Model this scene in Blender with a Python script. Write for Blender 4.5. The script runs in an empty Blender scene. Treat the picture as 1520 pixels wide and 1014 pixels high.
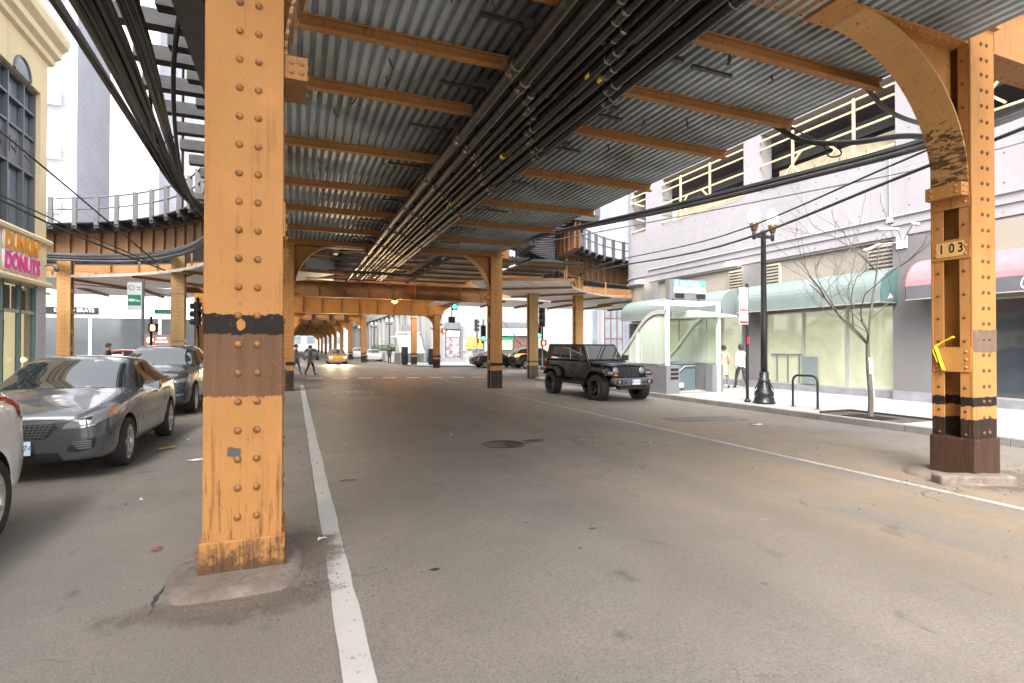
import bpy, bmesh, math, random
from math import sin, cos, pi, radians as R, tan, atan, sqrt
from mathutils import Vector, Matrix, noise as mnoise
from mathutils.bvhtree import BVHTree
random.seed(7)
scn = bpy.context.scene
COL = scn.collection
V = Vector

# ------------------------------------------------------------------ materials
def _nt(name):
    m = bpy.data.materials.new(name); m.use_nodes = True
    nt = m.node_tree; b = nt.nodes['Principled BSDF']
    return m, nt, b
def node(nt, t, **kw):
    n = nt.nodes.new(t)
    for k, v in kw.items(): setattr(n, k, v)
    return n
def mth(nt, op, a, b=None, clamp=False):
    n = nt.nodes.new('ShaderNodeMath'); n.operation = op; n.use_clamp = clamp
    for i, v in enumerate((a, b)):
        if v is None: continue
        if isinstance(v, (int, float)): n.inputs[i].default_value = v
        else: nt.links.new(v, n.inputs[i])
    return n.outputs[0]
def mixc(nt, f, a, b):
    n = nt.nodes.new('ShaderNodeMix'); n.data_type = 'RGBA'
    if isinstance(f, (int, float)): n.inputs[0].default_value = f
    else: nt.links.new(f, n.inputs[0])
    for i, v in ((6, a), (7, b)):
        if isinstance(v, (tuple, list)): n.inputs[i].default_value = (v[0], v[1], v[2], 1)
        else: nt.links.new(v, n.inputs[i])
    return n.outputs[2]
def coords(nt, scale=(1, 1, 1), kind='Object'):
    tc = node(nt, 'ShaderNodeTexCoord'); mp = node(nt, 'ShaderNodeMapping')
    mp.inputs['Scale'].default_value = scale
    nt.links.new(tc.outputs[kind], mp.inputs[0]); return mp.outputs[0]
def noise(nt, co, scale, detail=4, rough=.6, dist=0):
    n = node(nt, 'ShaderNodeTexNoise'); n.inputs['Scale'].default_value = scale
    n.inputs['Detail'].default_value = detail; n.inputs['Roughness'].default_value = rough
    n.inputs['Distortion'].default_value = dist
    nt.links.new(co, n.inputs['Vector']); return n.outputs['Fac']
def ramp(nt, f, lo, hi):
    n = node(nt, 'ShaderNodeMapRange'); n.inputs[1].default_value = lo; n.inputs[2].default_value = hi
    n.clamp = True; nt.links.new(f, n.inputs[0]); return n.outputs[0]
def bump(nt, b, h, strength=.2, dist=.01):
    n = node(nt, 'ShaderNodeBump'); n.inputs['Strength'].default_value = strength
    n.inputs['Distance'].default_value = dist
    nt.links.new(h, n.inputs['Height']); nt.links.new(n.outputs[0], b.inputs['Normal'])
def mul(c, k): return tuple(min(1, x * k) for x in c)

def mat(name, c, rough=.55, metal=0., var=.18, scale=3., stretch=(1, 1, 1), bmp=.0, bscale=60, dirt=None, dirt_amt=(.55, .75), spec=.5, coat=0, kind='Object'):
    m, nt, b = _nt(name)
    co = coords(nt, stretch, kind)
    n = noise(nt, co, scale, 6)
    col = mixc(nt, ramp(nt, n, .3, .7), mul(c, 1 - var), mul(c, 1 + var))
    if dirt:
        n2 = noise(nt, co, scale * 2.3, 8, .7, .5)
        col = mixc(nt, ramp(nt, n2, *dirt_amt), col, dirt)
    nt.links.new(col, b.inputs['Base Color'])
    rn = noise(nt, co, scale * 4, 5)
    nt.links.new(mth(nt, 'ADD', mth(nt, 'MULTIPLY', rn, .2), max(0, rough - .1)), b.inputs['Roughness'])
    b.inputs['Metallic'].default_value = metal
    b.inputs['Specular IOR Level'].default_value = spec
    if coat:
        b.inputs['Coat Weight'].default_value = coat; b.inputs['Coat Roughness'].default_value = .04
    if bmp: bump(nt, b, noise(nt, co, bscale, 4), bmp)
    return m
def emit(name, c, s):
    m, nt, b = _nt(name)
    b.inputs['Base Color'].default_value = (*c, 1)
    b.inputs['Emission Color'].default_value = (*c, 1); b.inputs['Emission Strength'].default_value = s
    return m
def glossy(name, c, rough=.04, spec=.6, metal=0, alpha=1, trans=0):
    m, nt, b = _nt(name)
    b.inputs['Base Color'].default_value = (*c, 1); b.inputs['Roughness'].default_value = rough
    b.inputs['Specular IOR Level'].default_value = spec; b.inputs['Metallic'].default_value = metal
    b.inputs['Transmission Weight'].default_value = trans; b.inputs['Alpha'].default_value = alpha
    return m
def thin_glass(name, tint=(.8, .9, .85), opac=.25, rough=.03, fres=.8, dark=.6):
    m, nt, b = _nt(name)
    out = nt.nodes['Material Output']
    t = node(nt, 'ShaderNodeBsdfTransparent'); t.inputs[0].default_value = (*tint, 1)
    mx = node(nt, 'ShaderNodeMixShader')
    lw = node(nt, 'ShaderNodeLayerWeight'); lw.inputs[0].default_value = .25
    f = mth(nt, 'ADD', mth(nt, 'MULTIPLY', lw.outputs['Fresnel'], fres), opac, True)
    nt.links.new(f, mx.inputs[0]); nt.links.new(t.outputs[0], mx.inputs[1]); nt.links.new(b.outputs[0], mx.inputs[2])
    b.inputs['Base Color'].default_value = (*mul(tint, dark), 1); b.inputs['Roughness'].default_value = rough
    nt.links.new(mx.outputs[0], out.inputs[0]); return m

def steel_paint(name, bands=(), c=(.375, .177, .057), grime=1., foot=.45):
    """old orange structural paint: rust specks, drip streaks, painted-over bands (z0,z1,colour) measured up from the foot"""
    m, nt, b = _nt(name)
    co = coords(nt); tc = co.node.inputs[0].links[0].from_node
    sep = node(nt, 'ShaderNodeSeparateXYZ'); nt.links.new(tc.outputs['Object'], sep.inputs[0]); z = sep.outputs[2]
    big = noise(nt, co, 1.3, 5)
    col = mixc(nt, ramp(nt, big, .25, .75), mul(c, .84), mul(c, 1.12))
    cs = coords(nt, (9, 9, .55)); st = noise(nt, cs, 1.6, 8, .65)
    col = mixc(nt, mth(nt, 'MULTIPLY', ramp(nt, st, .56, .74), .55 * grime), col, (.13, .055, .022))
    sp = noise(nt, co, 19, 9, .75, .6)
    col = mixc(nt, mth(nt, 'MULTIPLY', ramp(nt, sp, .635, .68), .8), col, (.05, .025, .014))
    edge = noise(nt, co, 13, 8, .8)
    zz = mth(nt, 'ADD', z, mth(nt, 'MULTIPLY', mth(nt, 'SUBTRACT', edge, .5), .12))
    # rust that weeps from the rivet lines and pocks along the edges, plus faded older coats showing through
    wp = noise(nt, coords(nt, (16, 16, 1.1)), 1.9, 9, .7); pk = noise(nt, co, 33, 6, .8); fade = noise(nt, co, 2.6, 7, .7, .8)
    col = mixc(nt, mth(nt, 'MULTIPLY', ramp(nt, fade, .56, .66), .30), col, mul(c, 1.3))
    col = mixc(nt, mth(nt, 'MULTIPLY', ramp(nt, wp, .60, .72), .6 * min(grime, 1.5)), col, (.11, .045, .018))
    col = mixc(nt, mth(nt, 'MULTIPLY', mth(nt, 'MULTIPLY', ramp(nt, pk, .60, .66), ramp(nt, big, .44, .60)), .85), col, (.045, .022, .012))
    for z0, z1, bc in bands:
        f = mth(nt, 'MULTIPLY', mth(nt, 'GREATER_THAN', zz, z0), mth(nt, 'LESS_THAN', zz, z1))
        bcn = mixc(nt, ramp(nt, st, .35, .7), mul(bc, .75), mul(bc, 1.2))
        wear = ramp(nt, sp, .60, .66)
        col = mixc(nt, mth(nt, 'MULTIPLY', f, mth(nt, 'SUBTRACT', 1, mth(nt, 'MULTIPLY', wear, .5))), col, bcn)
    # scuffed, rusty foot (splash zone)
    if foot > 0:
        low = ramp(nt, z, 1.7, .1)
        st2 = mth(nt, 'ADD', noise(nt, coords(nt, (22, 22, 1.6)), 1.7, 9, .75), mth(nt, 'MULTIPLY', low, .13))
        col = mixc(nt, mth(nt, 'MULTIPLY', ramp(nt, st2, .63, .72), .75), col, (.075, .034, .018))
        fz = ramp(nt, z, foot, 0.0)
        fr = ramp(nt, mth(nt, 'ADD', mth(nt, 'MULTIPLY', fz, .55), noise(nt, co, 11, 9, .75)), .80, .95)
        col = mixc(nt, mth(nt, 'MULTIPLY', fr, .85), col, (.055, .033, .022))
    nt.links.new(col, b.inputs['Base Color'])
    nt.links.new(mth(nt, 'ADD', mth(nt, 'MULTIPLY', sp, .3), .42), b.inputs['Roughness']); b.inputs['Specular IOR Level'].default_value = .2
    bump(nt, b, mth(nt, 'ADD', mth(nt, 'MULTIPLY', sp, .5), noise(nt, co, 7, 4)), .25, .01)
    return m

M = {}
M['paint_near'] = steel_paint('paint_near', [(1.69, 1.83, (.012, .008, .007)), (1.25, 1.69, (.13, .066, .036))], foot=.5, grime=1.35)
M['paint_col'] = steel_paint('paint_col', [(.93, 1.06, (.016, .012, .01)), (-1, .74, (.03, .022, .016))])
M['paint_103'] = steel_paint('paint_103', [(.96, 1.08, (.014, .011, .01)), (-1, .80, (.022, .014, .01))], grime=1.4)
M['paint_pale'] = steel_paint('paint_pale', [(.93, 1.0, (.05, .04, .035)), (-1, .74, (.1, .09, .075))], c=(.40, .255, .115))
M['paint'] = steel_paint('paint', c=(.38, .165, .04), grime=1.3, foot=-9)
M['paint_strut'] = steel_paint('paint_strut', c=(.31, .148, .052), grime=1.7, foot=-9)
M['paint_rusty'] = steel_paint('paint_rusty', c=(.27, .13, .05), grime=1.9, foot=-9); M['paint_curve'] = steel_paint('paint_curve', c=(.16, .082, .038), grime=2.2, foot=-9)
M['paint_tan'] = steel_paint('paint_tan', c=(.42, .235, .09), grime=1.0, foot=-9)
M['boot'] = steel_paint('boot', [(-1, 2, (.045, .024, .016))], foot=.4, grime=1.6)
M['black_paint'] = mat('black_paint', (.028, .022, .02), .6, var=.4, scale=9, dirt=(.16, .09, .05))
M['tie'] = mat('tie', (.03, .028, .03), .75, var=.5, scale=4, stretch=(1, 6, 6), bmp=.4, bscale=30)
M['dark_steel'] = mat('dark_steel', (.035, .03, .028), .5, var=.4, scale=3, dirt=(.12, .06, .03), dirt_amt=(.6, .8))
M['pipe'] = mat('pipe', (.042, .033, .029), .34, .2, var=.5, scale=5, dirt=(.17, .12, .09), dirt_amt=(.6, .85))
M['pipe_black'] = mat('pipe_black', (.012, .011, .011), .4, .0, var=.4, scale=5)
M['collar'] = mat('collar', (.2, .18, .16), .4, .7, var=.3)
M['cable'] = mat('cable', (.022, .022, .025), .5, var=.4, scale=2)
M['cable_grey'] = mat('cable_grey', (.10, .10, .11), .5, var=.3, scale=2)
M['galv_rail'] = mat('galv_rail', (.10, .10, .11), .5, .3, var=.2, scale=4)
M['grey_metal'] = mat('grey_metal', (.16, .17, .18), .45, .4, var=.2, scale=6)
M['black_metal'] = mat('black_metal', (.018, .019, .022), .35, .2, var=.3, scale=8)
M['white_metal'] = mat('white_metal', (.72, .74, .76), .4, var=.06, scale=4)
M['leaf'] = mat('leaf', (.06, .08, .04), .7); M['glass_dark'] = glossy('dark_glass', (.03, .035, .04), .05, .9)

def deck_mat():
    m, nt, b = _nt('corrugated_deck')
    co = coords(nt); big = noise(nt, co, .55, 5, .6, .3)
    cs = coords(nt, (14, .8, 1)); st = noise(nt, cs, 1.1, 6, .6)
    col = mixc(nt, ramp(nt, st, .3, .75), (.37, .425, .46), (.46, .515, .545))
    col = mixc(nt, mth(nt, 'MULTIPLY', ramp(nt, big, .42, .74), .85), col, (.08, .07, .058))
    # sheet colour darkens towards the pipe run
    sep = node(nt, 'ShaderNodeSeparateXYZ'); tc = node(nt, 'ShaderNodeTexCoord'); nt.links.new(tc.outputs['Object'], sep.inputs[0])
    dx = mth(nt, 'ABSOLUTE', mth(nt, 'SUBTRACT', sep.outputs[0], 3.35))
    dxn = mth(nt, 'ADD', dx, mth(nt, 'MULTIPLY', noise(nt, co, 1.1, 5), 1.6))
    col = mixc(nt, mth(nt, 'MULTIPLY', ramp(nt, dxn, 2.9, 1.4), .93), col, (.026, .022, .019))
    nt.links.new(col, b.inputs['Base Color'])
    b.inputs['Metallic'].default_value = .12; b.inputs['Roughness'].default_value = .45
    return m
M['deck'] = deck_mat()
M['pan_white'] = mat('pan_white', (.70, .70, .68), .5, .2, var=.2, scale=1.5, dirt=(.2, .15, .1))

def asphalt_mat():
    m, nt, b = _nt('asphalt')
    co = coords(nt)
    agg = noise(nt, co, 95, 3, .8); agg2 = noise(nt, co, 34, 4, .75)
    big = noise(nt, co, .35, 6, .6, .4); mid = noise(nt, co, 2.1, 6, .65, .3)
    col = mixc(nt, ramp(nt, big, .3, .7), (.142, .128, .114), (.232, .207, .181))
    col = mixc(nt, mth(nt, 'MULTIPLY', ramp(nt, mid, .35, .75), .35), col, (.165, .148, .132))
    col = mixc(nt, mth(nt, 'MULTIPLY', ramp(nt, agg, .58, .72), .55), col, (.36, .33, .30))
    col = mixc(nt, mth(nt, 'MULTIPLY', ramp(nt, agg2, .46, .30), .4), col, (.035, .032, .03))
    # dark oily spots and drips down the wheel paths
    sp = noise(nt, coords(nt, (1.0, .6, 1)), 3.3, 5, .55, .2)
    col = mixc(nt, mth(nt, 'MULTIPLY', ramp(nt, sp, .64, .72), .55), col, (.045, .041, .038))
    fl = noise(nt, co, 6.1, 3, .5)
    col = mixc(nt, mth(nt, 'MULTIPLY', ramp(nt, fl, .73, .755), .7), col, (.04, .036, .034))
    li = noise(nt, co, 4.4, 2, .5)
    col = mixc(nt, mth(nt, 'MULTIPLY', ramp(nt, li, .755, .77), .6), col, (.32, .30, .28))
    g1 = noise(nt, co, 62, 9, .9)
    col = mixc(nt, mth(nt, 'MULTIPLY', ramp(nt, g1, .50, .40), .62), col, (.045, .041, .038))
    col = mixc(nt, mth(nt, 'MULTIPLY', ramp(nt, g1, .545, .64), .5), col, (.36, .335, .31))
    # sandy dirt and painted-in warm light towards the right-hand columns, in long streaks
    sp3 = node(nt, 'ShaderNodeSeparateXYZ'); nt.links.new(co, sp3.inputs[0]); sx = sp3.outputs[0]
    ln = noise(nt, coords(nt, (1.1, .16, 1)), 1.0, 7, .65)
    sand_glow = mth(nt, 'MULTIPLY', mth(nt, 'MULTIPLY', ramp(nt, sx, 2.2, 6.0), ramp(nt, sx, 11.8, 8.6)), ramp(nt, ln, .36, .62))
    col = mixc(nt, mth(nt, 'MULTIPLY', sand_glow, .6), col, (.27, .19, .105))
    rut = mth(nt, 'ABSOLUTE', mth(nt, 'SUBTRACT', mth(nt, 'ABSOLUTE', mth(nt, 'SUBTRACT', sx, 3.6)), .85))
    col = mixc(nt, mth(nt, 'MULTIPLY', mth(nt, 'MULTIPLY', ramp(nt, rut, .5, .1), ramp(nt, ln, .40, .66)), .35), col, (.085, .08, .078))
    # cracks
    vo = node(nt, 'ShaderNodeTexVoronoi', feature='DISTANCE_TO_EDGE'); vo.inputs['Scale'].default_value = .42
    wob = node(nt, 'ShaderNodeVectorMath', operation='ADD'); nz = node(nt, 'ShaderNodeTexNoise'); nz.inputs['Scale'].default_value = 1.7; nz.inputs['Detail'].default_value = 8
    nt.links.new(co, nz.inputs['Vector']); nt.links.new(co, wob.inputs[0]); nt.links.new(nz.outputs['Color'], wob.inputs[1])
    nt.links.new(wob.outputs[0], vo.inputs['Vector'])
    cr = mth(nt, 'MULTIPLY', ramp(nt, vo.outputs['Distance'], .008, .002), ramp(nt, big, .50, .62))
    col = mixc(nt, mth(nt, 'MULTIPLY', cr, .7), col, (.03, .027, .025))
    nt.links.new(col, b.inputs['Base Color'])
    nt.links.new(mth(nt, 'ADD', mth(nt, 'MULTIPLY', mid, .25), .48), b.inputs['Roughness'])
    b.inputs['Specular IOR Level'].default_value = .4
    h = mth(nt, 'ADD', agg, mth(nt, 'MULTIPLY', agg2, .8))
    h = mth(nt, 'SUBTRACT', h, mth(nt, 'MULTIPLY', cr, 3))
    bump(nt, b, mth(nt, 'ADD', h, g1), .6, .012)
    return m
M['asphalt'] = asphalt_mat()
def concrete_mat(name, c, joint=1.5, dark=.5):
    m, nt, b = _nt(name)
    co = coords(nt); big = noise(nt, co, .6, 6, .6); f = noise(nt, co, 40, 4, .7)
    col = mixc(nt, ramp(nt, big, .3, .7), mul(c, .85), mul(c, 1.1))
    col = mixc(nt, mth(nt, 'MULTIPLY', ramp(nt, f, .55, .7), .25), col, mul(c, .6))
    sep = node(nt, 'ShaderNodeSeparateXYZ'); nt.links.new(co, sep.inputs[0])
    js = []
    for i in (0, 1):
        fr = mth(nt, 'ABSOLUTE', mth(nt, 'SUBTRACT', mth(nt, 'FRACT', mth(nt, 'DIVIDE', sep.outputs[i], joint)), .5))
        js.append(mth(nt, 'GREATER_THAN', fr, .5 - .008 / joint))
    j = mth(nt, 'MAXIMUM', *js)
    col = mixc(nt, mth(nt, 'MULTIPLY', j, dark), col, mul(c, .3))
    nt.links.new(col, b.inputs['Base Color']); b.inputs['Roughness'].default_value = .8
    bump(nt, b, f, .2, .005)
    return m
M['sidewalk'] = concrete_mat('sidewalk_concrete', (.34, .33, .315))
M['curb'] = mat('curb', (.17, .16, .15), .8, var=.25, scale=2, bmp=.3, dirt=(.1, .09, .08))
def line_mat(name, c, wear):
    m, nt, b = _nt(name); co = coords(nt)
    n = noise(nt, co, 26, 6, .75); n1 = noise(nt, co, 2.0, 5, .6)
    nm = mth(nt, 'ADD', n, mth(nt, 'MULTIPLY', mth(nt, 'SUBTRACT', n1, .5), .35))
    col = mixc(nt, ramp(nt, nm, wear, wear + .05), c, (.10, .092, .085))
    col = mixc(nt, mth(nt, 'MULTIPLY', ramp(nt, n1, .35, .65), .3), col, mul(c, .7))
    nt.links.new(col, b.inputs['Base Color']); b.inputs['Roughness'].default_value = .7
    bump(nt, b, n, .2, .005); return m
M['line'] = line_mat('line_paint', (.40, .39, .37), .62)
M['line_worn'] = line_mat('line_paint_worn', (.38, .35, .29), .55)
M['line_bright'] = line_mat('line_paint_bright', (.72, .70, .66), .66)
M['mound'] = mat('mound', (.15, .12, .10), .85, var=.4, scale=4, bmp=.6, bscale=40, dirt=(.07, .05, .04), dirt_amt=(.5, .75))
def dirt_mat():
    m, nt, b = _nt('dirt_film'); tc = node(nt, 'ShaderNodeTexCoord'); co = coords(nt)
    sep = node(nt, 'ShaderNodeSeparateXYZ'); nt.links.new(tc.outputs['Generated'], sep.inputs[0])
    d = [mth(nt, 'ABSOLUTE', mth(nt, 'SUBTRACT', sep.outputs[i], .5)) for i in (0, 1)]
    r = mth(nt, 'SQRT', mth(nt, 'ADD', mth(nt, 'MULTIPLY', d[0], d[0]), mth(nt, 'MULTIPLY', d[1], d[1])))
    n = noise(nt, co, 3.5, 9, .75); f = noise(nt, co, 60, 4, .8)
    a = ramp(nt, mth(nt, 'ADD', mth(nt, 'SUBTRACT', .62, mth(nt, 'MULTIPLY', r, 1.5)), mth(nt, 'SUBTRACT', n, .5)), .12, .42)
    nt.links.new(mth(nt, 'MULTIPLY', a, ramp(nt, f, .25, .55)), b.inputs['Alpha'])
    nt.links.new(mixc(nt, f, (.06, .045, .032), (.22, .18, .14)), b.inputs['Base Color']); b.inputs['Roughness'].default_value = .95
    bump(nt, b, f, .8, .01); return m
M['dirt_film'] = dirt_mat()
M['dirt'] = mat('dirt', (.085, .066, .048), .95, var=.5, scale=20, bmp=.9, bscale=60)
M['rivet'] = mat('rivet_paint', (.24, .105, .028), .5, var=.35, scale=14, dirt=(.05, .028, .015), dirt_amt=(.5, .7)); M['rivet_dark'] = mat('rivet_rust', (.10, .042, .015), .6, var=.4, scale=14)
M['iron'] = mat('iron', (.035, .032, .03), .45, .5, var=.4, scale=20)
M['litter_w'] = mat('litter_w', (.7, .7, .68), .7); M['litter_y'] = mat('litter_y', (.75, .6, .02), .5); M['litter_r'] = mat('litter_r', (.55, .03, .04), .5)

# ------------------------------------------------------------------ mesh builder
class MB:
    def __init__(s): s.v = []; s.f = []; s.m = []; s.s = []
    def add(s, vs, fs, m=0, sm=False):
        o = len(s.v); s.v += [tuple(v) for v in vs]
        for f in fs: s.f.append([i + o for i in f]); s.m.append(m); s.s.append(sm)
        return s
    def box(s, x0, x1, y0, y1, z0, z1, m=0):
        if x0 > x1: x0, x1 = x1, x0
        if y0 > y1: y0, y1 = y1, y0
        if z0 > z1: z0, z1 = z1, z0
        vs = [(x, y, z) for z in (z0, z1) for y in (y0, y1) for x in (x0, x1)]
        return s.add(vs, [(0, 2, 3, 1), (4, 5, 7, 6), (0, 1, 5, 4), (2, 6, 7, 3), (0, 4, 6, 2), (1, 3, 7, 5)], m)
    def bar(s, p, q, w, h, m=0, up=(0, 0, 1)):
        p, q = V(p), V(q); d = (q - p).normalized(); u = V(up)
        if abs(d.dot(u)) > .98: u = V((0, 1, 0))
        a = d.cross(u).normalized(); c = a.cross(d)
        vs = [o + a * (w / 2 * i) + c * (h / 2 * j) for o in (p, q) for j in (-1, 1) for i in (-1, 1)]
        return s.add(vs, [(0, 1, 3, 2), (4, 6, 7, 5), (0, 4, 5, 1), (2, 3, 7, 6), (0, 2, 6, 4), (1, 5, 7, 3)], m)
    def tube(s, pts, r, n=8, m=0, caps=True, sm=True):
        pts = [V(p) for p in pts]; rr = r if isinstance(r, (list, tuple)) else [r] * len(pts)
        prev = None; vs = []; fs = []
        for i, p in enumerate(pts):
            d = (pts[min(i + 1, len(pts) - 1)] - pts[max(i - 1, 0)]).normalized()
            if prev is None:
                a = d.orthogonal().normalized()
            else:
                a = prev - d * prev.dot(d); a = a.normalized() if a.length > 1e-6 else d.orthogonal().normalized()
            prev = a; b = d.cross(a)
            vs += [p + (a * cos(2 * pi * k / n) + b * sin(2 * pi * k / n)) * rr[i] for k in range(n)]
        for i in range(len(pts) - 1):
            for k in range(n):
                fs.append((i * n + k, i * n + (k + 1) % n, (i + 1) * n + (k + 1) % n, (i + 1) * n + k))
        s.add(vs, fs, m, sm)
        if caps:
            s.add(vs[:n], [tuple(reversed(range(n)))], m); s.add(vs[-n:], [tuple(range(n))], m)
        return s
    def lathe(s, prof, n=20, m=0, T=None, sm=True, caps=True):
        T = T or Matrix(); vs = []; fs = []
        for r, z in prof: vs += [T @ V((r * cos(2 * pi * k / n), r * sin(2 * pi * k / n), z)) for k in range(n)]
        for i in range(len(prof) - 1):
            for k in range(n): fs.append((i * n + k, i * n + (k + 1) % n, (i + 1) * n + (k + 1) % n, (i + 1) * n + k))
        if caps:
            if prof[0][0] > 1e-4: fs.append(tuple(reversed(range(n))))
            if prof[-1][0] > 1e-4: fs.append(tuple(range((len(prof) - 1) * n, len(prof) * n)))
        return s.add(vs, fs, m, sm)
    def prism(s, poly, T, h, m=0):
        """poly 2-D outline in the xy plane of T, extruded along T's z by h"""
        n = len(poly); vs = [T @ V((x, y, 0)) for x, y in poly] + [T @ V((x, y, h)) for x, y in poly]
        fs = [tuple(reversed(range(n))), tuple(range(n, 2 * n))] + [(i, (i + 1) % n, n + (i + 1) % n, n + i) for i in range(n)]
        return s.add(vs, fs, m)
    def loft(s, rows, m=0, closed=False, sm=True):
        n = len(rows[0]); vs = [p for r in rows for p in r]; fs = []
        for i in range(len(rows) - 1):
            for k in range(n if closed else n - 1):
                fs.append((i * n + k, i * n + (k + 1) % n, (i + 1) * n + (k + 1) % n, (i + 1) * n + k))
        return s.add(vs, fs, m, sm)
    def ball(s, c, r, n=8, k=4, m=0, half=None):
        """sphere, or a rivet head (half = outward unit vector)"""
        c = V(c)
        if half is None:
            return s.lathe([(max(1e-5, r * sin(pi * i / k)), -r * cos(pi * i / k)) for i in range(k + 1)], n, m, Matrix.Translation(c), caps=False)
        q = V((0, 0, 1)).rotation_difference(V(half)).to_matrix().to_4x4()
        return s.lathe([(max(1e-5, r * cos(pi / 2 * i / k)), r * .75 * sin(pi / 2 * i / k)) for i in range(k + 1)], n, m, Matrix.Translation(c) @ q, caps=False)
    def mesh(s, name, mats):
        me = bpy.data.meshes.new(name); me.from_pydata(s.v, [], s.f)
        for mm in (mats if isinstance(mats, (list, tuple)) else [mats]): me.materials.append(M[mm] if isinstance(mm, str) else mm)
        me.polygons.foreach_set('material_index', s.m); me.polygons.foreach_set('use_smooth', s.s)
        me.update(); return me
    def build(s, name, mats, parent=None, bevel=0, fixn=True, seg=2):
        me = s.mesh(name, mats)
        if fixn:
            bm = bmesh.new(); bm.from_mesh(me); bmesh.ops.recalc_face_normals(bm, faces=bm.faces); bm.to_mesh(me); bm.free()
        o = bpy.data.objects.new(name, me); COL.objects.link(o)
        if parent: o.parent = parent
        if bevel:
            b = o.modifiers.new('bevel', 'BEVEL'); b.width = bevel; b.segments = seg; b.limit_method = 'ANGLE'; b.angle_limit = R(40)
        return o
def tag(o, label=None, cat=None, group=None, kind=None):
    if label: o['label'] = label
    if cat: o['category'] = cat
    if group: o['group'] = group
    if kind: o['kind'] = kind
    return o
def thing(name, label, cat, loc=(0, 0, 0), rz=0, group=None):
    o = bpy.data.objects.new(name, None); COL.objects.link(o); o.location = loc; o.rotation_euler = (0, 0, rz)
    o.empty_display_size = .2
    return tag(o, label, cat, group)
def copy_tree(o, parent=None):
    c = o.copy(); COL.objects.link(c)
    if parent: c.parent = parent
    for ch in [x for x in bpy.data.objects if x.parent == o]: copy_tree(ch, c)
    return c
def struct(o): o['kind'] = 'structure'; return o
def text(name, body, size, T, mt, parent=None, depth=.01, shear=0, xs=1, align='CENTER', bold=0):
    cu = bpy.data.curves.new(name, 'FONT'); cu.body = body; cu.size = size; cu.extrude = depth; cu.shear = shear
    cu.align_x = align; cu.align_y = 'CENTER'; cu.offset = bold; cu.resolution_u = 3
    t = bpy.data.objects.new(name, cu); COL.objects.link(t)
    bpy.context.view_layer.update()
    me = bpy.data.meshes.new_from_object(t.evaluated_get(bpy.context.evaluated_depsgraph_get()))
    bpy.data.objects.remove(t); me.transform(T @ Matrix.Diagonal((xs, 1, 1, 1)))
    me.materials.clear(); me.materials.append(M[mt] if isinstance(mt, str) else mt); me.name = name
    o = bpy.data.objects.new(name, me); COL.objects.link(o)
    if parent: o.parent = parent
    return o
def frame(origin, xdir, ydir):
    x = V(xdir).normalized(); y = V(ydir).normalized(); z = x.cross(y)
    return Matrix.Translation(V(origin)) @ Matrix((x, y, z)).transposed().to_4x4()
def FX(x, y, z): return frame((x, y, z), (0, -1, 0), (0, 0, 1))   # faces -X (read from the street, on the right-hand side)
def FXp(x, y, z): return frame((x, y, z), (0, 1, 0), (0, 0, 1))   # faces +X
def FY(x, y, z): return frame((x, y, z), (1, 0, 0), (0, 0, 1))    # faces -Y
def gz(x): return 0 if x < 0 else -.0145 * min(x, 11.9)
def smooth_path(pts, n=6):
    pts = [V(p) for p in pts]; out = []
    for i in range(len(pts) - 1):
        p0 = pts[max(i - 1, 0)]; p1 = pts[i]; p2 = pts[i + 1]; p3 = pts[min(i + 2, len(pts) - 1)]
        for k in range(n):
            t = k / n
            out.append(.5 * ((2 * p1) + (p2 - p0) * t + (2 * p0 - 5 * p1 + 4 * p2 - p3) * t * t + (3 * p1 - p0 - 3 * p2 + p3) * t ** 3))
    return out + [pts[-1]]

# ------------------------------------------------------------------ camera, sky, sun
cam = bpy.data.cameras.new('Camera'); co = bpy.data.objects.new('Camera', cam); COL.objects.link(co)
co.location = (0, 0, 1.6); co.rotation_euler = (R(90.6), 0, R(-22.0))
cam.sensor_width = 36; cam.lens = 36 * 800 / 1520; cam.clip_end = 2000; cam.clip_start = .05
scn.camera = co
w = bpy.data.worlds.new('World'); scn.world = w; w.use_nodes = True
nt = w.node_tree; bg = nt.nodes['Background']
sky = nt.nodes.new('ShaderNodeTexSky'); sky.sky_type = 'NISHITA'; sky.sun_disc = False
SUN_EL, SUN_AZ = R(48), R(215)      # azimuth from +Y clockwise
sky.sun_elevation = SUN_EL; sky.sun_rotation = SUN_AZ; sky.dust_density = 4; sky.air_density = 1.0
hs = nt.nodes.new('ShaderNodeHueSaturation'); hs.inputs['Saturation'].default_value = .22
nt.links.new(sky.outputs[0], hs.inputs['Color']); nt.links.new(hs.outputs[0], bg.inputs[0]); bg.inputs[1].default_value = .15
sl = bpy.data.lights.new('Sun', 'SUN'); sl.energy = .7; sl.angle = R(25); sl.color = (1, .95, .88)
so = bpy.data.objects.new('Sun', sl); COL.objects.link(so)
sd = V((sin(SUN_AZ) * cos(SUN_EL), cos(SUN_AZ) * cos(SUN_EL), sin(SUN_EL)))
so.rotation_euler = sd.to_track_quat('Z', 'Y').to_euler()
scn.view_settings.view_transform = 'Standard'; scn.view_settings.look = 'None'
scn.view_settings.gamma = 1; scn.view_settings.use_curve_mapping = False
scn.view_settings.exposure = 2.5
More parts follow.
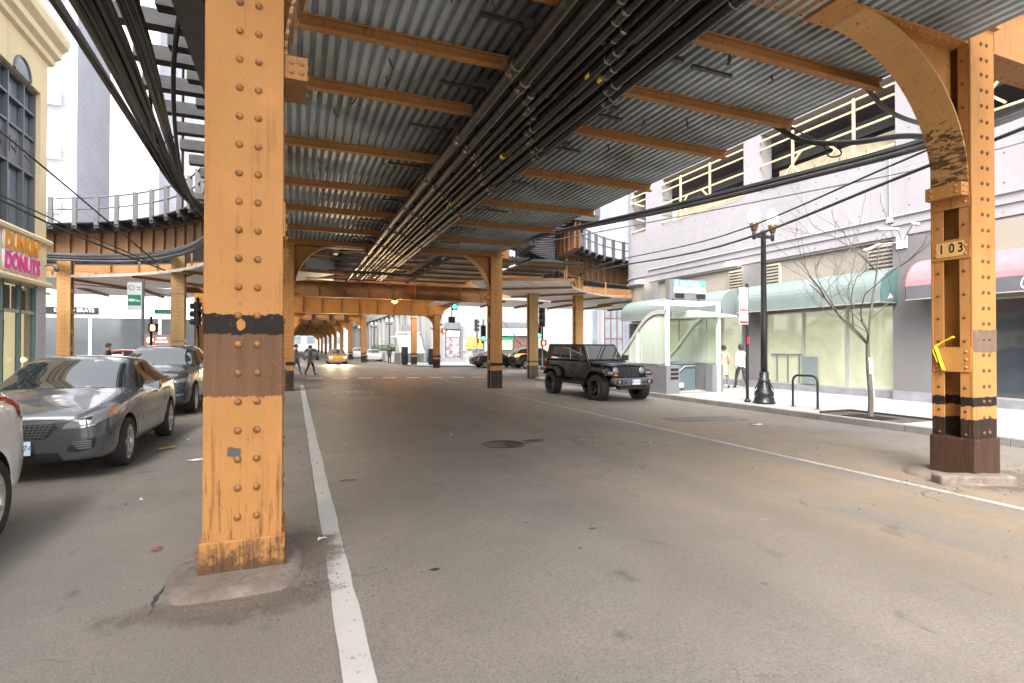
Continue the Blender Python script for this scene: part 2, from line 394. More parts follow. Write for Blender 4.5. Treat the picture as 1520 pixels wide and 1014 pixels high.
# ================================================================== GROUND
mb = MB()
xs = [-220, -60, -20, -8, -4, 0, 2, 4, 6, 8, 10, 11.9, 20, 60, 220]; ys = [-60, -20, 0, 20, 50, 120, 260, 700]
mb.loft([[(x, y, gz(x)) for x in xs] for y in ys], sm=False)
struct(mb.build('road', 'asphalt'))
def slab(name, poly, z0, z1, curb=.16):
    """pavement slab with its own kerb stone along the outline"""
    m = MB(); T = Matrix.Translation((0, 0, z0)); m.prism(poly, T, z1 - z0)
    struct(m.build(name, 'sidewalk'))
def kerb(name, pts, z0, z1):
    m = MB()
    for a, b in zip(pts[:-1], pts[1:]):
        a, b = V((*a, 0)), V((*b, 0)); d = (b - a); n = max(1, int(d.length / 1.8))
        for i in range(n):
            p = a + d * (i / n); q = a + d * ((i + 1) / n); e = d.normalized() * .006
            m.bar(p + e + V((0, 0, (z0 + z1) / 2 + random.uniform(-.006, .006))), q - e + V((0, 0, (z0 + z1) / 2)), .16, z1 - z0)
    struct(m.build(name, 'curb', bevel=.015))
def arcpts(cx, cy, r, a0, a1, n): return [(cx + r * cos(R(a0 + (a1 - a0) * i / n)), cy + r * sin(R(a0 + (a1 - a0) * i / n))) for i in range(n + 1)]
c1 = arcpts(15, 25.4, 3.0, 180, 90, 8)
slab('sidewalk', [(12, -25)] + c1 + [(60, 28.4), (60, -25)][::1], -.35, -.045)
kerb('curb', [(11.93, -25), (11.93, 25.4)] + arcpts(15, 25.4, 3.08, 180, 90, 8) + [(60, 28.48)], -.30, -.038)
c2 = arcpts(13, 49.5, 3, 180, 270, 8)
slab('sidewalk', [(10, 260)] + c2 + [(70, 46.5), (70, 260)], -.35, -.05)
kerb('curb', [(9.93, 260), (9.93, 49.5)] + arcpts(13, 49.5, 3.08, 180, 270, 8) + [(70, 46.42)], -.30, -.043)
slab('sidewalk', [(-5.0, -25), (-5.0, 23)] + arcpts(-7.5, 23, 2.5, 0, 90, 6) + [(-70, 25.5), (-70, -25)], -.1, .13)
kerb('curb', [(-4.93, -25), (-4.93, 23)] + arcpts(-7.5, 23, 2.58, 0, 90, 6) + [(-70, 25.58)], -.1, .137)
slab('sidewalk', [(-5.0, 260), (-5.0, 46)] + [(-70, 46), (-70, 260)], -.1, .13)
kerb('curb', [(-4.93, 260), (-4.93, 45.92), (-70, 45.92)], -.1, .137)

# painted markings (sheets 4 mm above the road)
def strip(name, x0, x1, y0, y1, mt, seg=1.0, jag=.006):
    m = MB(); n = int((y1 - y0) / seg); rows = []
    for i in range(n + 1):
        y = y0 + (y1 - y0) * i / n
        rows.append([(x0 + random.uniform(-jag, jag), y, gz(x0) + .004), (x1 + random.uniform(-jag, jag), y, gz(x1) + .004)])
    m.loft(rows, sm=False); return struct(m.build(name, mt))
strip('lane_line', .225, .375, -6, 24.5, 'line', .25)
strip('lane_line', 7.05, 7.16, -6, 28.5, 'line_worn', .3)
m = MB()
for k in range(8):
    x = .62 + k * 1.28
    m.loft([[(x, 29.45, gz(x) + .004), (x + .75, 29.4, gz(x + .75) + .004)], [(x, 30.05, gz(x) + .004), (x + .75, 30.0, gz(x + .75) + .004)]], sm=False)
struct(m.build('crosswalk_marking', 'line_bright'))
m = MB()
for k in range(9):
    x = .3 + k * 1.28
    m.loft([[(x, 34.0, gz(x) + .004), (x + .75, 34.0, gz(x + .75) + .004)], [(x, 34.5, gz(x) + .004), (x + .75, 34.5, gz(x + .75) + .004)]], sm=False)
struct(m.build('crosswalk_marking', 'line_worn'))
# shared-lane symbol: two chevrons and a bicycle
m = MB()
def gstroke(pts, w, z=.004):
    for a, b in zip(pts[:-1], pts[1:]):
        a, b = V((*a, 0)), V((*b, 0)); n = (b - a).normalized(); s = V((-n.y, n.x, 0)) * w / 2; e = n * w * .2
        q = [a - e + s, a - e - s, b + e - s, b + e + s]
        m.add([(p.x, p.y, gz(p.x) + z) for p in q], [(0, 1, 2, 3)])
for k in (0, 1):
    y = 17.3 + k * .62
    gstroke([(1.35, y + .55), (1.95, y)], .12, .004 + .001 * k); gstroke([(1.95, y), (2.55, y + .55)], .12, .005 + .001 * k)
def ring(cx, cy, rx, ry): gstroke([(cx + rx * cos(t * pi / 8), cy + ry * sin(t * pi / 8)) for t in range(17)], .08)
ring(1.55, 20.1, .28, .5); ring(2.35, 20.1, .28, .5)
gstroke([(1.55, 20.1), (1.8, 20.9), (2.2, 20.9), (2.35, 20.1)], .08, .006); gstroke([(1.8, 20.9), (1.95, 20.1), (2.2, 20.9)], .08, .007)
struct(m.build('bicycle_marking', 'line'))

# ------------------------------------------------------------------ iron covers, dirt, litter
def manhole(x, y, r):
    t = thing('manhole_cover', 'round cast iron manhole cover set in the middle of the lane', 'manhole cover', (x, y, gz(x)))
    a = MB(); a.lathe([(r, -.02), (r, .008), (r - .045, .008), (r - .05, -.004), (r - .051, -.02)], 40); a.build('rim', 'iron', t)
    c = MB(); c.lathe([(0.0001, -.02), (r - .06, -.02), (r - .06, .0), (0.0001, .0)], 40)
    for k in range(5):
        rr = .05 + k * .055; n = 5 + 6 * k
        for j in range(n):
            th = 2 * pi * j / n; c.box(rr * cos(th) - .012, rr * cos(th) + .012, rr * sin(th) - .012, rr * sin(th) + .012, -.001, .006)
    c.build('lid', 'iron', t)
manhole(3.3, 8.55, .36)
t = thing('utility_cover', 'rectangular pale worn utility cover in the parking lane near the kerb', 'utility cover', (9.2, 10.3, gz(9.2)))
m = MB()
for i in range(14):
    for j in range(5):
        if random.random() < .88: m.box(-.95 + i * .14, -.95 + i * .14 + .1, -.3 + j * .13, -.3 + j * .13 + .08, -.02, .008 - i * .002 * 0)
m.build('grating', M['curb'], t)
m = MB(); m.box(-1.0, 1.0, -.36, .4, -.03, .004); m.build('plate', M['mound'], t); t.rotation_euler = (0, R(.83), R(-4))
def patch(x, y, rx, ry, mt, name='tar_patch', n=22, z=.003, seed=1):
    random.seed(seed); m = MB()
    pts = [(x + rx * cos(2 * pi * k / n) * random.uniform(.75, 1.1), y + ry * sin(2 * pi * k / n) * random.uniform(.75, 1.1)) for k in range(n)]
    m.add([(a, b, gz(a) + z) for a, b in pts], [tuple(range(n))]); return struct(m.build(name, mt))
M['tar'] = mat('tar', (.028, .026, .025), .55, var=.5, scale=8, bmp=.4)
patch(3.95, 8.75, .22, .12, 'tar', seed=3); patch(.62, 6.8, .16, .1, 'dirt_film', seed=5)
M['grime'] = mat('grime', (.06, .055, .052), .8, var=.5, scale=6, bmp=.6, bscale=70)
for k, (x, y, a, b) in enumerate([(.95, 3.85, .04, .025), (2.0, 4.6, .035, .015), (2.5, 4.25, .04, .02), (1.7, 5.6, .03, .012)]):
    patch(x, y, a, b, 'tar', seed=20 + k)

def mound(x0, x1, y0, y1, h, name, label, z):
    t = thing(name, label, 'concrete base', ((x0 + x1) / 2, (y0 + y1) / 2, z))
    m = MB(); rows = []; a, b = (x1 - x0) / 2, (y1 - y0) / 2; N = 40
    for i, (f, hh) in enumerate([(1.03, -.03), (1.0, .25), (.95, .62), (.86, .85), (.7, 1), (.4, 1.05), (.02, 1.05)]):
        row = []
        for k in range(N):
            th = 2 * pi * k / N; cx, sx = cos(th), sin(th); e = .55
            px = math.copysign(abs(cx) ** e, cx) * a * f; py = math.copysign(abs(sx) ** e, sx) * b * f
            nz = mnoise.noise(V((px * 5 + x0, py * 5, 3))); wob = 1 + .1 * mnoise.noise(V((cx * 1.6 + x0, sx * 1.6, 7)))
            row.append((px * wob, py * wob, h * hh + nz * .012 * (hh > 0)))
        rows.append(row)
    m.loft(rows, closed=True); m.build('footing', 'mound', t); return t
mound(-.78, .06, 3.86, 4.86, .055, 'concrete_footing', 'worn rounded concrete footing under the big near orange column', 0)
mound(7.65, 8.75, 3.98, 4.95, .07, 'concrete_footing', 'cracked concrete footing under the numbered orange column', gz(8) )
m = MB(); T = Matrix.Translation((7.98, 3.98, gz(8) + .05)); m.bar((-.5, .32, 0), (.32, -.06, 0), .2, .16)
tag(m.build('curb_stone', 'mound', bevel=.03), 'loose kerb stone lying at the foot of the numbered orange column', 'kerb stone').location = (7.98, 3.98, gz(8) + .045)
patch(8.4, 4.2, 1.5, .95, 'dirt_film', 'dirt', seed=9, z=.006)
patch(-.3, 3.75, 1.0, .45, 'dirt_film', 'dirt', seed=12, z=.006); patch(.12, 4.6, .5, .95, 'dirt_film', 'dirt', seed=13, z=.008)
m = MB(); random.seed(6); q1 = []; q2 = []
for k in range(15):
    f = k / 14; x = -.68 - .13 * sin(f * 2.2); y = 4.55 - .75 * f; w_ = .003 + .010 * sin(pi * f) * random.uniform(.4, 1.4); e = random.uniform(-.015, .015)
    q1.append((x + e - w_, y, .0045)); q2.append((x + e + w_, y, .0045))
m.loft([q1, q2], sm=False); struct(m.build('road_crack', 'tar'))
M['red_mark'] = line_mat('red_mark', (.45, .06, .05), .5)
m = MB(); gstroke([(-.3 + .33 * cos(pi * k / 14), 9.95 + .33 * sin(pi * k / 14)) for k in range(-6, 20)], .022, .004); struct(m.build('survey_mark', 'red_mark'))
# crumbs of grit round both footings: uncountable
m = MB(); random.seed(4)
for k in range(420):
    if k < 190: x, y = random.gauss(-.1, .38), random.gauss(3.95, .25)
    else: x, y = random.gauss(8.4, .6), random.gauss(4.2, .35)
    if k > 330: x, y = random.uniform(-3, 8), random.uniform(2.6, 11)
    r = random.uniform(.002, .008) * (1.5 if k > 190 else 1)
    m.ball((x, y, gz(x) + r * .6), r, 5, 3)
tag(m.build('grit', 'mound'), 'loose grit and crumbs scattered over the asphalt', 'grit', kind='stuff')
def litter(x, y, w, d, rz, mt, name, label, lift=.01):
    m = MB(); rows = [[(-w / 2 + w * i / 4, -d / 2 + d * j / 2, lift + random.uniform(0, .02)) for i in range(5)] for j in range(3)]
    rows2 = [[(a, b, c - .003) for a, b, c in r] for r in rows]
    m.loft(rows, sm=False); m.loft(rows2, sm=False)
    o = tag(m.build(name, mt, fixn=False), label, 'litter'); o.location = (x, y, gz(x)); o.rotation_euler = (0, 0, rz); return o
litter(-1.83, 9.85, .22, .1, .6, 'litter_y', 'yellow_wrapper', 'crumpled yellow wrapper by the front wheel of the grey hatchback', .02)
litter(-1.28, 8.7, .2, .07, .2, 'litter_w', 'paper_scrap', 'white paper scrap on the asphalt between grey hatchback and column')
litter(-1.0, 4.98, .09, .03, .7, 'litter_r', 'red_scrap', 'small red plastic scrap left of the near column foot')
litter(9.55, 9.1, .3, .1, .1, 'litter_w', 'paper_scrap', 'flat white paper scrap in the parking lane before the street tree')
litter(.22, 4.75, .07, .05, .1, 'litter_w', 'paper_scrap', 'tiny white paper scrap on the white line beside the near column')
random.seed(11)
for k in range(6):
    litter(random.uniform(-3.5, 6), random.uniform(4.5, 13), .035, .02, random.uniform(0, 3), 'litter_w', 'paper_bit', 'tiny pale paper bit on the asphalt', .004)['group'] = 'tiny paper bits on the road'

# ================================================================== ELEVATED RAILWAY
ZG = 5.5      # underside of girders and drip pan
def rivet_rows(m, xs, zs, y, r, n=8, k=3, d=(0, -1, 0), axis='xz', mi=0):
    for x in xs:
        for z in zs: m.ball((x, y, z) if axis == 'xz' else (y, x, z), r, n, k, mi, half=d)
def frange(a, b, s):
    out = []; 
    while a < b: out.append(a); a += s
    return out
def column(x, y, z0, h, mt, label, group=None, brace=0, near=False, boot=.5, boot_mt=None, pitch=.2, battens=(), open_side=-1, name='elevated_column', Rk=2.0, w=.5, d=.48, Rz=None):
    """built-up riveted column; front face towards -Y. brace: +1/-1 = knee brace on the +x/-x side"""
    t = thing(name, label, 'column', (x, y, z0), 0, group)
    m = MB(); hw = w / 2
    m.box(-hw, hw, 0, .03, 0, h); m.box(-hw, hw, d - .03, d, 0, h)
    m.box(-.02, .02, .032, d - .032, 0, h)
    for s in (-1, 1):
        for a, b in ((.032, .15), (d - .15, d - .032)):
            m.box(s * (hw - .022), s * (hw - .003), a, b, 0, h)
    rr = .026 if near else .02
    zs = frange(.22, h - .05, pitch)
    seg = (10, 4) if near else (6, 2)
    ox = (.05, -.05) if not near else (-.035, .085)
    rivet_rows(m, ox, zs, 0, rr, *seg, mi=1)
    for s in (-1, 1):
        for z in frange(.3, h - .1, pitch * 1.5 if near else pitch * 2):
            m.ball((s * hw, .09, z), rr * .75, seg[0], seg[1], 1, (s, 0, 0)); m.ball((s * hw, d - .09, z), rr * .75, seg[0], seg[1], 1, (s, 0, 0))
    m.build('shaft', [mt, 'rivet' if open_side > 0 and near else 'rivet_dark'], t, bevel=.006 if near else 0)
    if boot:
        q = MB(); e = .022
        q.box(-hw - e, hw + e, -e, d + e, -.12, boot); q.build('boot', boot_mt or mt, t, bevel=.012)
    for z0b, z1b in battens:
        q = MB(); s = open_side
        q.box(s * (hw + .012), s * (hw - .001), .02, d - .02, z0b, z1b)
        for zz in frange(z0b + .06, z1b - .02, .1):
            for yy in (.07, d - .07): q.ball((s * (hw + .012), yy, zz), .02, 8, 3, 0, (s, 0, 0))
        q.build('batten', mt, t)
    q = MB(); q.box(-hw - .05, hw + .05, -.05, d + .05, h + .002, h + .06)
    for xx in (-.2, -.1, 0, .1, .2): q.ball((xx, -.05, h + .03), .022, 8, 3, 0, (0, -1, 0))
    q.build('cap', mt, t)
    if brace:
        knee(t, brace, hw, d, ZG - z0, Rk, mt, near, wmt='paint_strut' if near and brace > 0 else None, Rz=Rz)  # near left knee web and seat get a darker colour for their weaker light
    return t
def knee(t, s, hw, d, zt, Rk, mt, near=False, wmt=None, Rz=None):
    Rz = Rz or Rk; n = 20; yc = d / 2; cx, cz = s * (hw + Rk), zt - Rz; E = Rz - Rk
    arc = [(cx - s * Rk * cos(pi / 2 * i / n), cz + Rz * sin(pi / 2 * i / n)) for i in range(n + 1)]
    m = MB()
    vs = []; fs = []
    for yy in (yc - .012, yc + .012):
        vs += [(a, yy, b) for a, b in arc] + [(s * hw, yy, zt)]
    N = n + 2; o = n + 1
    fs = [(i, i + 1, o) for i in range(n)] + [(N + i + 1, N + i, N + o) for i in range(n)]
    m.add(vs, fs)
    # angle along the arc on both faces + rivets
    for i in range(0, n):
        th = pi / 2 * (i + .5) / n; rr = Rk + .05
        p = (cx - s * rr * cos(th), yc - .012, cz + (rr + E) * sin(th))
        m.ball(p, .018, 7, 2, 0, (0, -1, 0))
    for k in range(9):
        m.ball((s * (hw + .06), yc - .012, cz + .25 + k * .19), .02, 7, 2, 0, (0, -1, 0))
        m.ball((s * (hw + .25 + k * .19), yc - .012, zt - .07), .02, 7, 2, 0, (0, -1, 0))
    m.build('knee_web', wmt or mt, t)
    f = MB(); w2 = .21; rows = []
    for i in range(n + 1):
        th = pi / 2 * i / n; cs, sn = cos(th), sin(th)
        o1 = (cx - s * Rk * cs, cz + Rz * sn); o2 = (cx - s * (Rk - .022) * cs, cz + (Rz - .022) * sn)
        rows.append([(o1[0], yc - w2, o1[1]), (o2[0], yc - w2, o2[1]), (o2[0], yc + w2, o2[1]), (o1[0], yc + w2, o1[1])])
    f.loft(rows, closed=True, sm=False)
    for i in range(n):
        a, b = arc[i], arc[i + 1]
    f.build('knee_flange', 'knee_flange', t)
    g = MB(); z1 = cz
    g.box(s * (hw + .002), s * (hw + .16), .03, d - .03, z1 - .17, z1 - .003)
    for zz in (z1 - .05, z1 - .12):
        for xx in (.05, .12): g.ball((s * (hw + xx), .03, zz), .02, 8, 3, 0, (0, -1, 0))
        for yy in (.09, d - .09): g.ball((s * (hw + .16), yy, zz), .02, 8, 3, 0, (s, 0, 0))
    g.build('knee_seat', wmt or mt, t)
    p = MB(); p.box(s * (hw + .003), s * (hw + Rk + .25), .02, d - .02, zt - .03, zt - .002)
    for k in range(12):
        for yy in (.08, d - .08): p.ball((s * (hw + .15 + k * .18), yy, zt - .03), .021, 7, 2, 0, (0, 0, -1))
    p.build('knee_top_plate', mt, t)
def tarred():
    m = steel_paint('knee_flange', c=(.43, .245, .10), grime=1., foot=-9); nt = m.node_tree; b = nt.nodes['Principled BSDF']
    src = b.inputs['Base Color'].links[0].from_socket
    co = coords(nt, (2.5, 2.5, 9)); n = noise(nt, co, 1.6, 8, .7, 1.2)
    tc = co.node.inputs[0].links[0].from_node; sep = node(nt, 'ShaderNodeSeparateXYZ'); nt.links.new(tc.outputs['Object'], sep.inputs[0])
    zf = mth(nt, 'MULTIPLY', ramp(nt, sep.outputs[2], 4.95, 4.45), .62)
    f = ramp(nt, mth(nt, 'ADD', n, mth(nt, 'MULTIPLY', mth(nt, 'SUBTRACT', zf, .4), .45)), .575, .63)
    nt.links.new(mixc(nt, mth(nt, 'MULTIPLY', f, .85), src, (.03, .02, .014)), b.inputs['Base Color']); return m
M['knee_flange'] = tarred()

Y1, Y2 = 4.2, 21.2
G = 'orange steel columns carrying the elevated railway'
near = column(-.327, Y1, 0, 5.75, 'paint_near', 'big near orange riveted column with brown painted band and grey sticker', G, brace=1, near=True, boot=.27, Rk=2.0, Rz=1.77, battens=( (2.4, 2.65), (1.25, 1.5)), open_side=1)
c103 = column(8.2, Y1 - .07, gz(8.2), 5.85, 'paint_103', 'orange column stencilled 103 with yellow tape and open riveted side', G, brace=-1, near=True, boot=.55, boot_mt='boot', Rk=2.1, Rz=1.80, battens=((3.52, 3.70), (2.86, 3.12), (1.40, 1.72)), open_side=-1)
M['granite_grey'] = mat('sticker_grey', (.06, .062, .066), .6)
# details on the near column
m = MB(); pts = [(-.055, -.01), (-.05, .045), (-.02, .05), (-.018, .04), (.03, .035), (.022, -.045), (-.01, -.04), (-.018, -.02)]
m.prism(pts, FY(-.045, -.003, .86), .004)
tag(m.build('sticker', M['granite_grey'], near), 'torn grey sticker')
m = MB(); m.prism([(.028 * cos(2 * pi * k / 14) + random.uniform(-.003, .003), .042 * sin(2 * pi * k / 14)) for k in range(14)], FY(-.02, -.001, 1.757), .003); m.build('paint_spot', 'paint', near)
M['stencil'] = mat('stencil', (.012, .011, .01), .6); M['num_plate'] = steel_paint('num_plate', c=(.60, .36, .14), grime=.6, foot=-9)
m = MB(); m.box(-.268, -.264, .08, .4, 2.90, 3.09); m.build('number_plate', 'num_plate', c103)
for ch, yy in (('1', .34), ('0', .22), ('3', .12)):
    text('numeral', ch, .17, FX(-.2685, yy, 3.0), 'stencil', c103, .001, xs=.8, bold=.004)
tape = MB(); tape.tube([(-.3, .38, 1.52), (-.29, .44, 1.68), (-.285, .41, 1.74), (-.29, .3, 1.80), (-.31, .18, 1.85)], .012, 6); tape.bar((-.285, .41, 1.73), (-.31, .3, 1.42), .05, .006); tape.bar((-.285, .4, 1.73), (-.3, .2, 1.86), .035, .006)
o = tag(tape.build('yellow_tape', 'litter_y'), 'strip of yellow tape tied round the numbered column batten', 'tape'); o.location = c103.location
M['brown_patch'] = mat('brown_patch', (.13, .085, .06), .6, var=.3, scale=6, dirt=(.4, .19, .06), dirt_amt=(.62, .68))
m = MB(); q = []
for k in range(13): q.append((-.247 + .494 * k / 12, .14 + random.uniform(-.014, .012)))
for k in range(13): q.append((.247 - .494 * k / 12, -.14 + random.uniform(-.012, .014)))
m.prism(q, FY(0, -.001, 1.80), .003); m.build('paint_patch', 'brown_patch', c103)

column(-.26, Y2, 0, 5.45, 'paint_col', 'orange column just behind the big near column at the crossing', G, brace=1, boot=0, pitch=.16, Rk=1.75)
column(7.8, Y2 - .2, gz(7.8), 5.55, 'paint_col', 'orange column standing on the lane line left of the black off-roader', G, brace=-1, boot=0, pitch=.16, Rk=1.75, battens=[(z, z + .22) for z in (.95, 1.85, 2.75, 3.45)], open_side=-1)
column(12.5, 27.6, -.17, 4.75, 'paint_pale', 'pale yellow column at the kerb corner behind the off-roader', G, boot=0, pitch=.16)
column(16.3, 29.2, -.1, 6.4, 'paint_tan', 'tan latticed column under the right-hand track curve', G, boot=0, battens=[(z, z + .25) for z in (.6, 1.5, 2.4, 3.3, 4.2)], open_side=-1, pitch=.2)
column(-4.6, 26.5, 0, 5.65, 'paint_pale', 'pale riveted column at left with two strap bands', G, boot=0, pitch=.16)
column(-9.6, 29.9, 0, 5.65, 'paint_tan', 'tan latticed column beside the corner doughnut shop', G, boot=0, battens=[(z, z + .22) for z in (.5, 1.4, 2.2, 3.1, 4.0)], open_side=1, pitch=.2)
column(-4.9, 34.3, 0, 5.0, 'paint', 'dark orange column behind the pale strapped column', G, boot=0, pitch=.16)
column(11.2, 44.6, gz(11.2), 4.5, 'paint_col', 'brown column at the far kerb carrying the red hand signal', G, boot=0, pitch=.16, brace=0)
column(10.5, 50.5, -.05, 4.4, 'paint_col', 'yellow-footed column in front of the farther station entrance', G, boot=0, pitch=.16)
for (xx, yy, zz) in ((-4.6, 26.5, (3.85, 1.85)),):
    for z in zz:
        m = MB(); m.box(-.265, .265, -.014, .494, z, z + .05)
        o = tag(m.build('strap_band', 'grey_metal'), 'metal strap band round the pale left column, ' + ('upper one' if z > 3 else 'lower one'), 'strap', 'strap bands'); o.location = (xx, yy, 0)
# far bents along the street
for k, y in enumerate((62, 77, 92, 107, 122, 140, 160, 182)):
    for s, x in ((-1, -.5), (1, 7.2)):
        if k > 5 and s < 0: continue
        t = thing('elevated_column', 'distant orange column in the row beyond the crossing, ' + ('left side' if s < 0 else 'right side'), 'column', (x, y, gz(x)), 0, 'distant columns on the ' + ('left' if s < 0 else 'right'))
        m = MB(); m.box(-.27, .27, 0, .5, 0, 5.3); m.build('shaft', 'paint_col' , t)
        m = MB(); m.prism([(-s * .27, 5.3), (-s * .27, 3.9), (-s * 1.8, 5.3)], frame((0, .3, 0), (1, 0, 0), (0, 0, 1)), .1); m.build('knee_web', 'paint', t)
    t = thing('cross_girder', 'distant steel cross girder over the street beyond the crossing', 'girder', (3.4, y, 5.2), 0, 'distant cross girders')
    m = MB(); m.box(-4.5, 4.5, .2, .26, .02, 1.0); m.box(-4.5, 4.5, .02, .44, 0, .02); m.box(-4.5, 4.5, .02, .44, 1.0, 1.03)
    m.build('beam', 'paint_rusty', t)
t = thing('track_deck', 'dark track deck running over the far street', 'track deck', (3.4, 0, 6.3))
m = MB()
for y in frange(46.5, 210, .95): m.box(-4.2, 4.2, y, y + .4, 0, .25)
for x in (-3.1, -1.1, 1.1, 3.1): m.box(x - .15, x + .15, 46.5, 210, -.75, -.005)
m.build('deck', 'dark_steel', t)

def girder(x0, x1, y, z0, z1, label, mt='paint', fl=.42, st=1.4, name='cross_girder', rv=True, web=.02):
    t = thing(name, label, 'girder', ((x0 + x1) / 2, y, z0)); L = (x1 - x0) / 2; h = z1 - z0
    m = MB(); m.box(-L, L, -web / 2, web / 2, .022, h - .022); m.build('web', mt, t)
    m = MB(); m.box(-L, L, -fl / 2, fl / 2, 0, .02)
    if rv:
        for x in frange(-L + .1, L, .2):
            for yy in (-fl / 2 + .07, fl / 2 - .07): m.ball((x, yy, 0), .02, 6, 2, 0, (0, 0, -1))
    m.build('flange', mt, t)
    m = MB(); m.box(-L, L, -fl / 2, fl / 2, h - .02, h); m.build('flange', mt, t)
    for k, x in enumerate(frange(-L + .3, L, st)):
        q = MB()
        for s in (-1, 1): q.box(x - .012, x + .012, s * (web / 2 + .002), s * (fl / 2 - .03), .024, h - .024)
        q.build('stiffener', mt, t)
    return t
girder(-1.4, 11.5, Y1 + .22, ZG + .004, 6.65, 'riveted cross girder over the two nearest columns', 'paint_rusty')
girder(-1.2, 8.5, Y2 + .14, ZG - .16, 6.5, 'riveted cross girder over the second pair of columns', 'paint_rusty')
girder(-6, 12.4, 33.0, 4.5, 5.4, 'deep rusty yellow girder crossing the street under the amber lamp', 'paint_rusty')
girder(-2.5, 11.6, 44.85, 4.25, 5.75, 'farthest deep yellow girder across the crossing above street lamps', 'paint')
for s_, x_, y_ in ((1, 11.45, 44.6),):
    t = thing('arched_bracket', 'arched steel bracket right of the farthest girder', 'bracket', (x_, y_, 0))
    knee(t, 1, 0, .48, 5.2, 1.6, 'paint')
t = thing('arched_bracket', 'arched bracket joining the far yellow-footed column to its girder', 'bracket', (10.95, 44.6, 0)); knee(t, -1, 0, .48, 4.25, 1.0, 'paint')
# longitudinal girder lines over the street (outer ones seen from the side), and cross-street girders
def lgirder(x, y0, y1, z0, z1, label, mt='dark_steel', fl=.34):
    t = girder(-(y1 - y0) / 2, (y1 - y0) / 2, 0, z0, z1, label, mt, fl, 1.6, 'track_girder', rv=False)
    t.location = (x, (y0 + y1) / 2, z0); t.rotation_euler = (0, 0, pi / 2); return t
for x, lab in ((-1.2, 'dark track girder left of the near columns'), (1.6, 'dark track girder above the pan, left of the pipes'), (5.9, 'dark track girder above the pan, right of the pipes')):
    lgirder(x, 1.5, 33 if 0 < x < 7 else 20.5, 5.72, 6.85, lab)
for y, lab in ((36.2, 'dark cross-street track girder nearer the camera'), (41.5, 'dark cross-street track girder farther back')):
    girder(-45, 45, y, 5.72, 6.85, lab, 'paint_rusty', .36, 2.2, 'track_girder', rv=False)
# open floor framing seen over the crossing, left of the second pan
random.seed(5)
for k in range(9):
    y = 23 + k * 1.25
    t = thing('floor_beam', 'dark floor beam in the open framing over the crossing', 'beam', (3.0, y, 5.75), 0, 'floor beams over the crossing')
    m = MB(); m.bar((-3.4, 0, .12), (3.6, 0, .12), .12, .24); m.build('beam', 'dark_steel', t)
for k in range(6):
    y = 23 + k * 1.7
    m = MB(); s = 1 if k % 2 else -1
    m.bar((.4, y, 5.6), (5.6, y + 1.7, 5.62), .07, .05); m.bar((5.6, y, 5.66), (.4, y + 1.7, 5.68), .07, .05)
    tag(m.build('cross_brace', 'paint_rusty'), 'crossed diagonal braces in the framing over the crossing', 'brace', 'diagonal braces over the crossing')
m = MB()
for y in frange(22, 46.4, .62): m.box(-3.6, 11, y, y + .3, 6.9, 7.1)
for x in (-3.5, 0, 3.7, 7.2, 10.9): m.box(x - .1, x + .1, 22, 46.3, 7.102, 7.25)
tag(m.build('track_deck', 'dark_steel'), 'dark timber track deck above the open framing at the crossing', 'track deck')
m = MB(); m.box(-.3, 7.6, 2.0, 21.8, 6.9, 7.1); tag(m.build('track_deck', 'dark_steel'), 'timber track deck over the street above the corrugated pan', 'track deck')
# grey box hung in the framing, hanging service pipes
t = thing('junction_box', 'grey equipment box hung in the framing behind the left arch', 'box', (1.1, 26.5, 4.75))
m = MB(); m.box(-.6, .6, -.3, .3, 0, .85); m.build('cabinet', 'grey_metal', t, bevel=.02); m = MB(); m.box(-.55, -.49, -.05, .05, .85, 1.0); m.box(.49, .55, -.05, .05, .85, 1.0); m.build('hanger', 'dark_steel', t)
random.seed(15)
for k in range(7):
    y = 24 + k * 1.2; z = random.uniform(5.0, 5.4)
    m = MB(); m.tube([(.6 + random.uniform(0, 1), y, z), (5.5 + random.uniform(-.5, 1), y + random.uniform(-.2, .2), z + random.uniform(-.05, .05))], .045, 8)
    for x in (1.9, 3.6, 5.0): m.tube([(x, y, z), (x, y, 5.9)], .015, 5)
    tag(m.build('service_pipe', random.choice(['pipe', 'pipe', 'dark_steel', 'paint_rusty'])), 'service pipe hung crosswise under the framing at the crossing', 'pipe', 'pipes hung crosswise at the crossing')

# ------------------------------------------------------------------ drip pan with struts
def corrugated(x0, x1, y0, y1, z, pitch=.15, h=.062):
    m = MB(); n = int((x1 - x0) / pitch); prof = []
    for i in range(n):
        x = x0 + i * pitch; prof += [(x, z), (x + pitch * .44, z), (x + pitch * .54, z + h), (x + pitch * .90, z + h)]
    prof.append((x0 + n * pitch, z))
    ysl = [y0 + (y1 - y0) * k / 6 for k in range(7)]
    m.loft([[(a, y, b) for a, b in prof] for y in ysl], sm=False)
    m.loft([[(a, y, b + .006) for a, b in prof] for y in reversed(ysl)], sm=False)
    return m
def strut(m, x0, x1, y, z, h=.15):
    m.box(x0, x1, y - .012, y + .012, z - h, z - .001); m.box(x0, x1, y - .012 - .085, y + .012, z - h - .022, z - h - .002)
    m.box(x0, x1, y - .06, y - .014, z - .02, z - .001)
    for x in frange(x0 + .2, x1, .75): m.ball((x, y - .012, z - .08), .018, 6, 2, 0, (0, -1, 0))
t = thing('drip_pan', 'large corrugated metal drip pan with orange struts hung over the street', 'drip pan', (0, 0, 0))
corrugated(-.35, 7.9, 2.0, 21.0, ZG).build('corrugated_sheet', 'deck', t, fixn=False)
SY = [2.6, 5.25, 6.75, 8.3, 10.75, 13.35, 15.85, 18.45, 20.85]
random.seed(21)
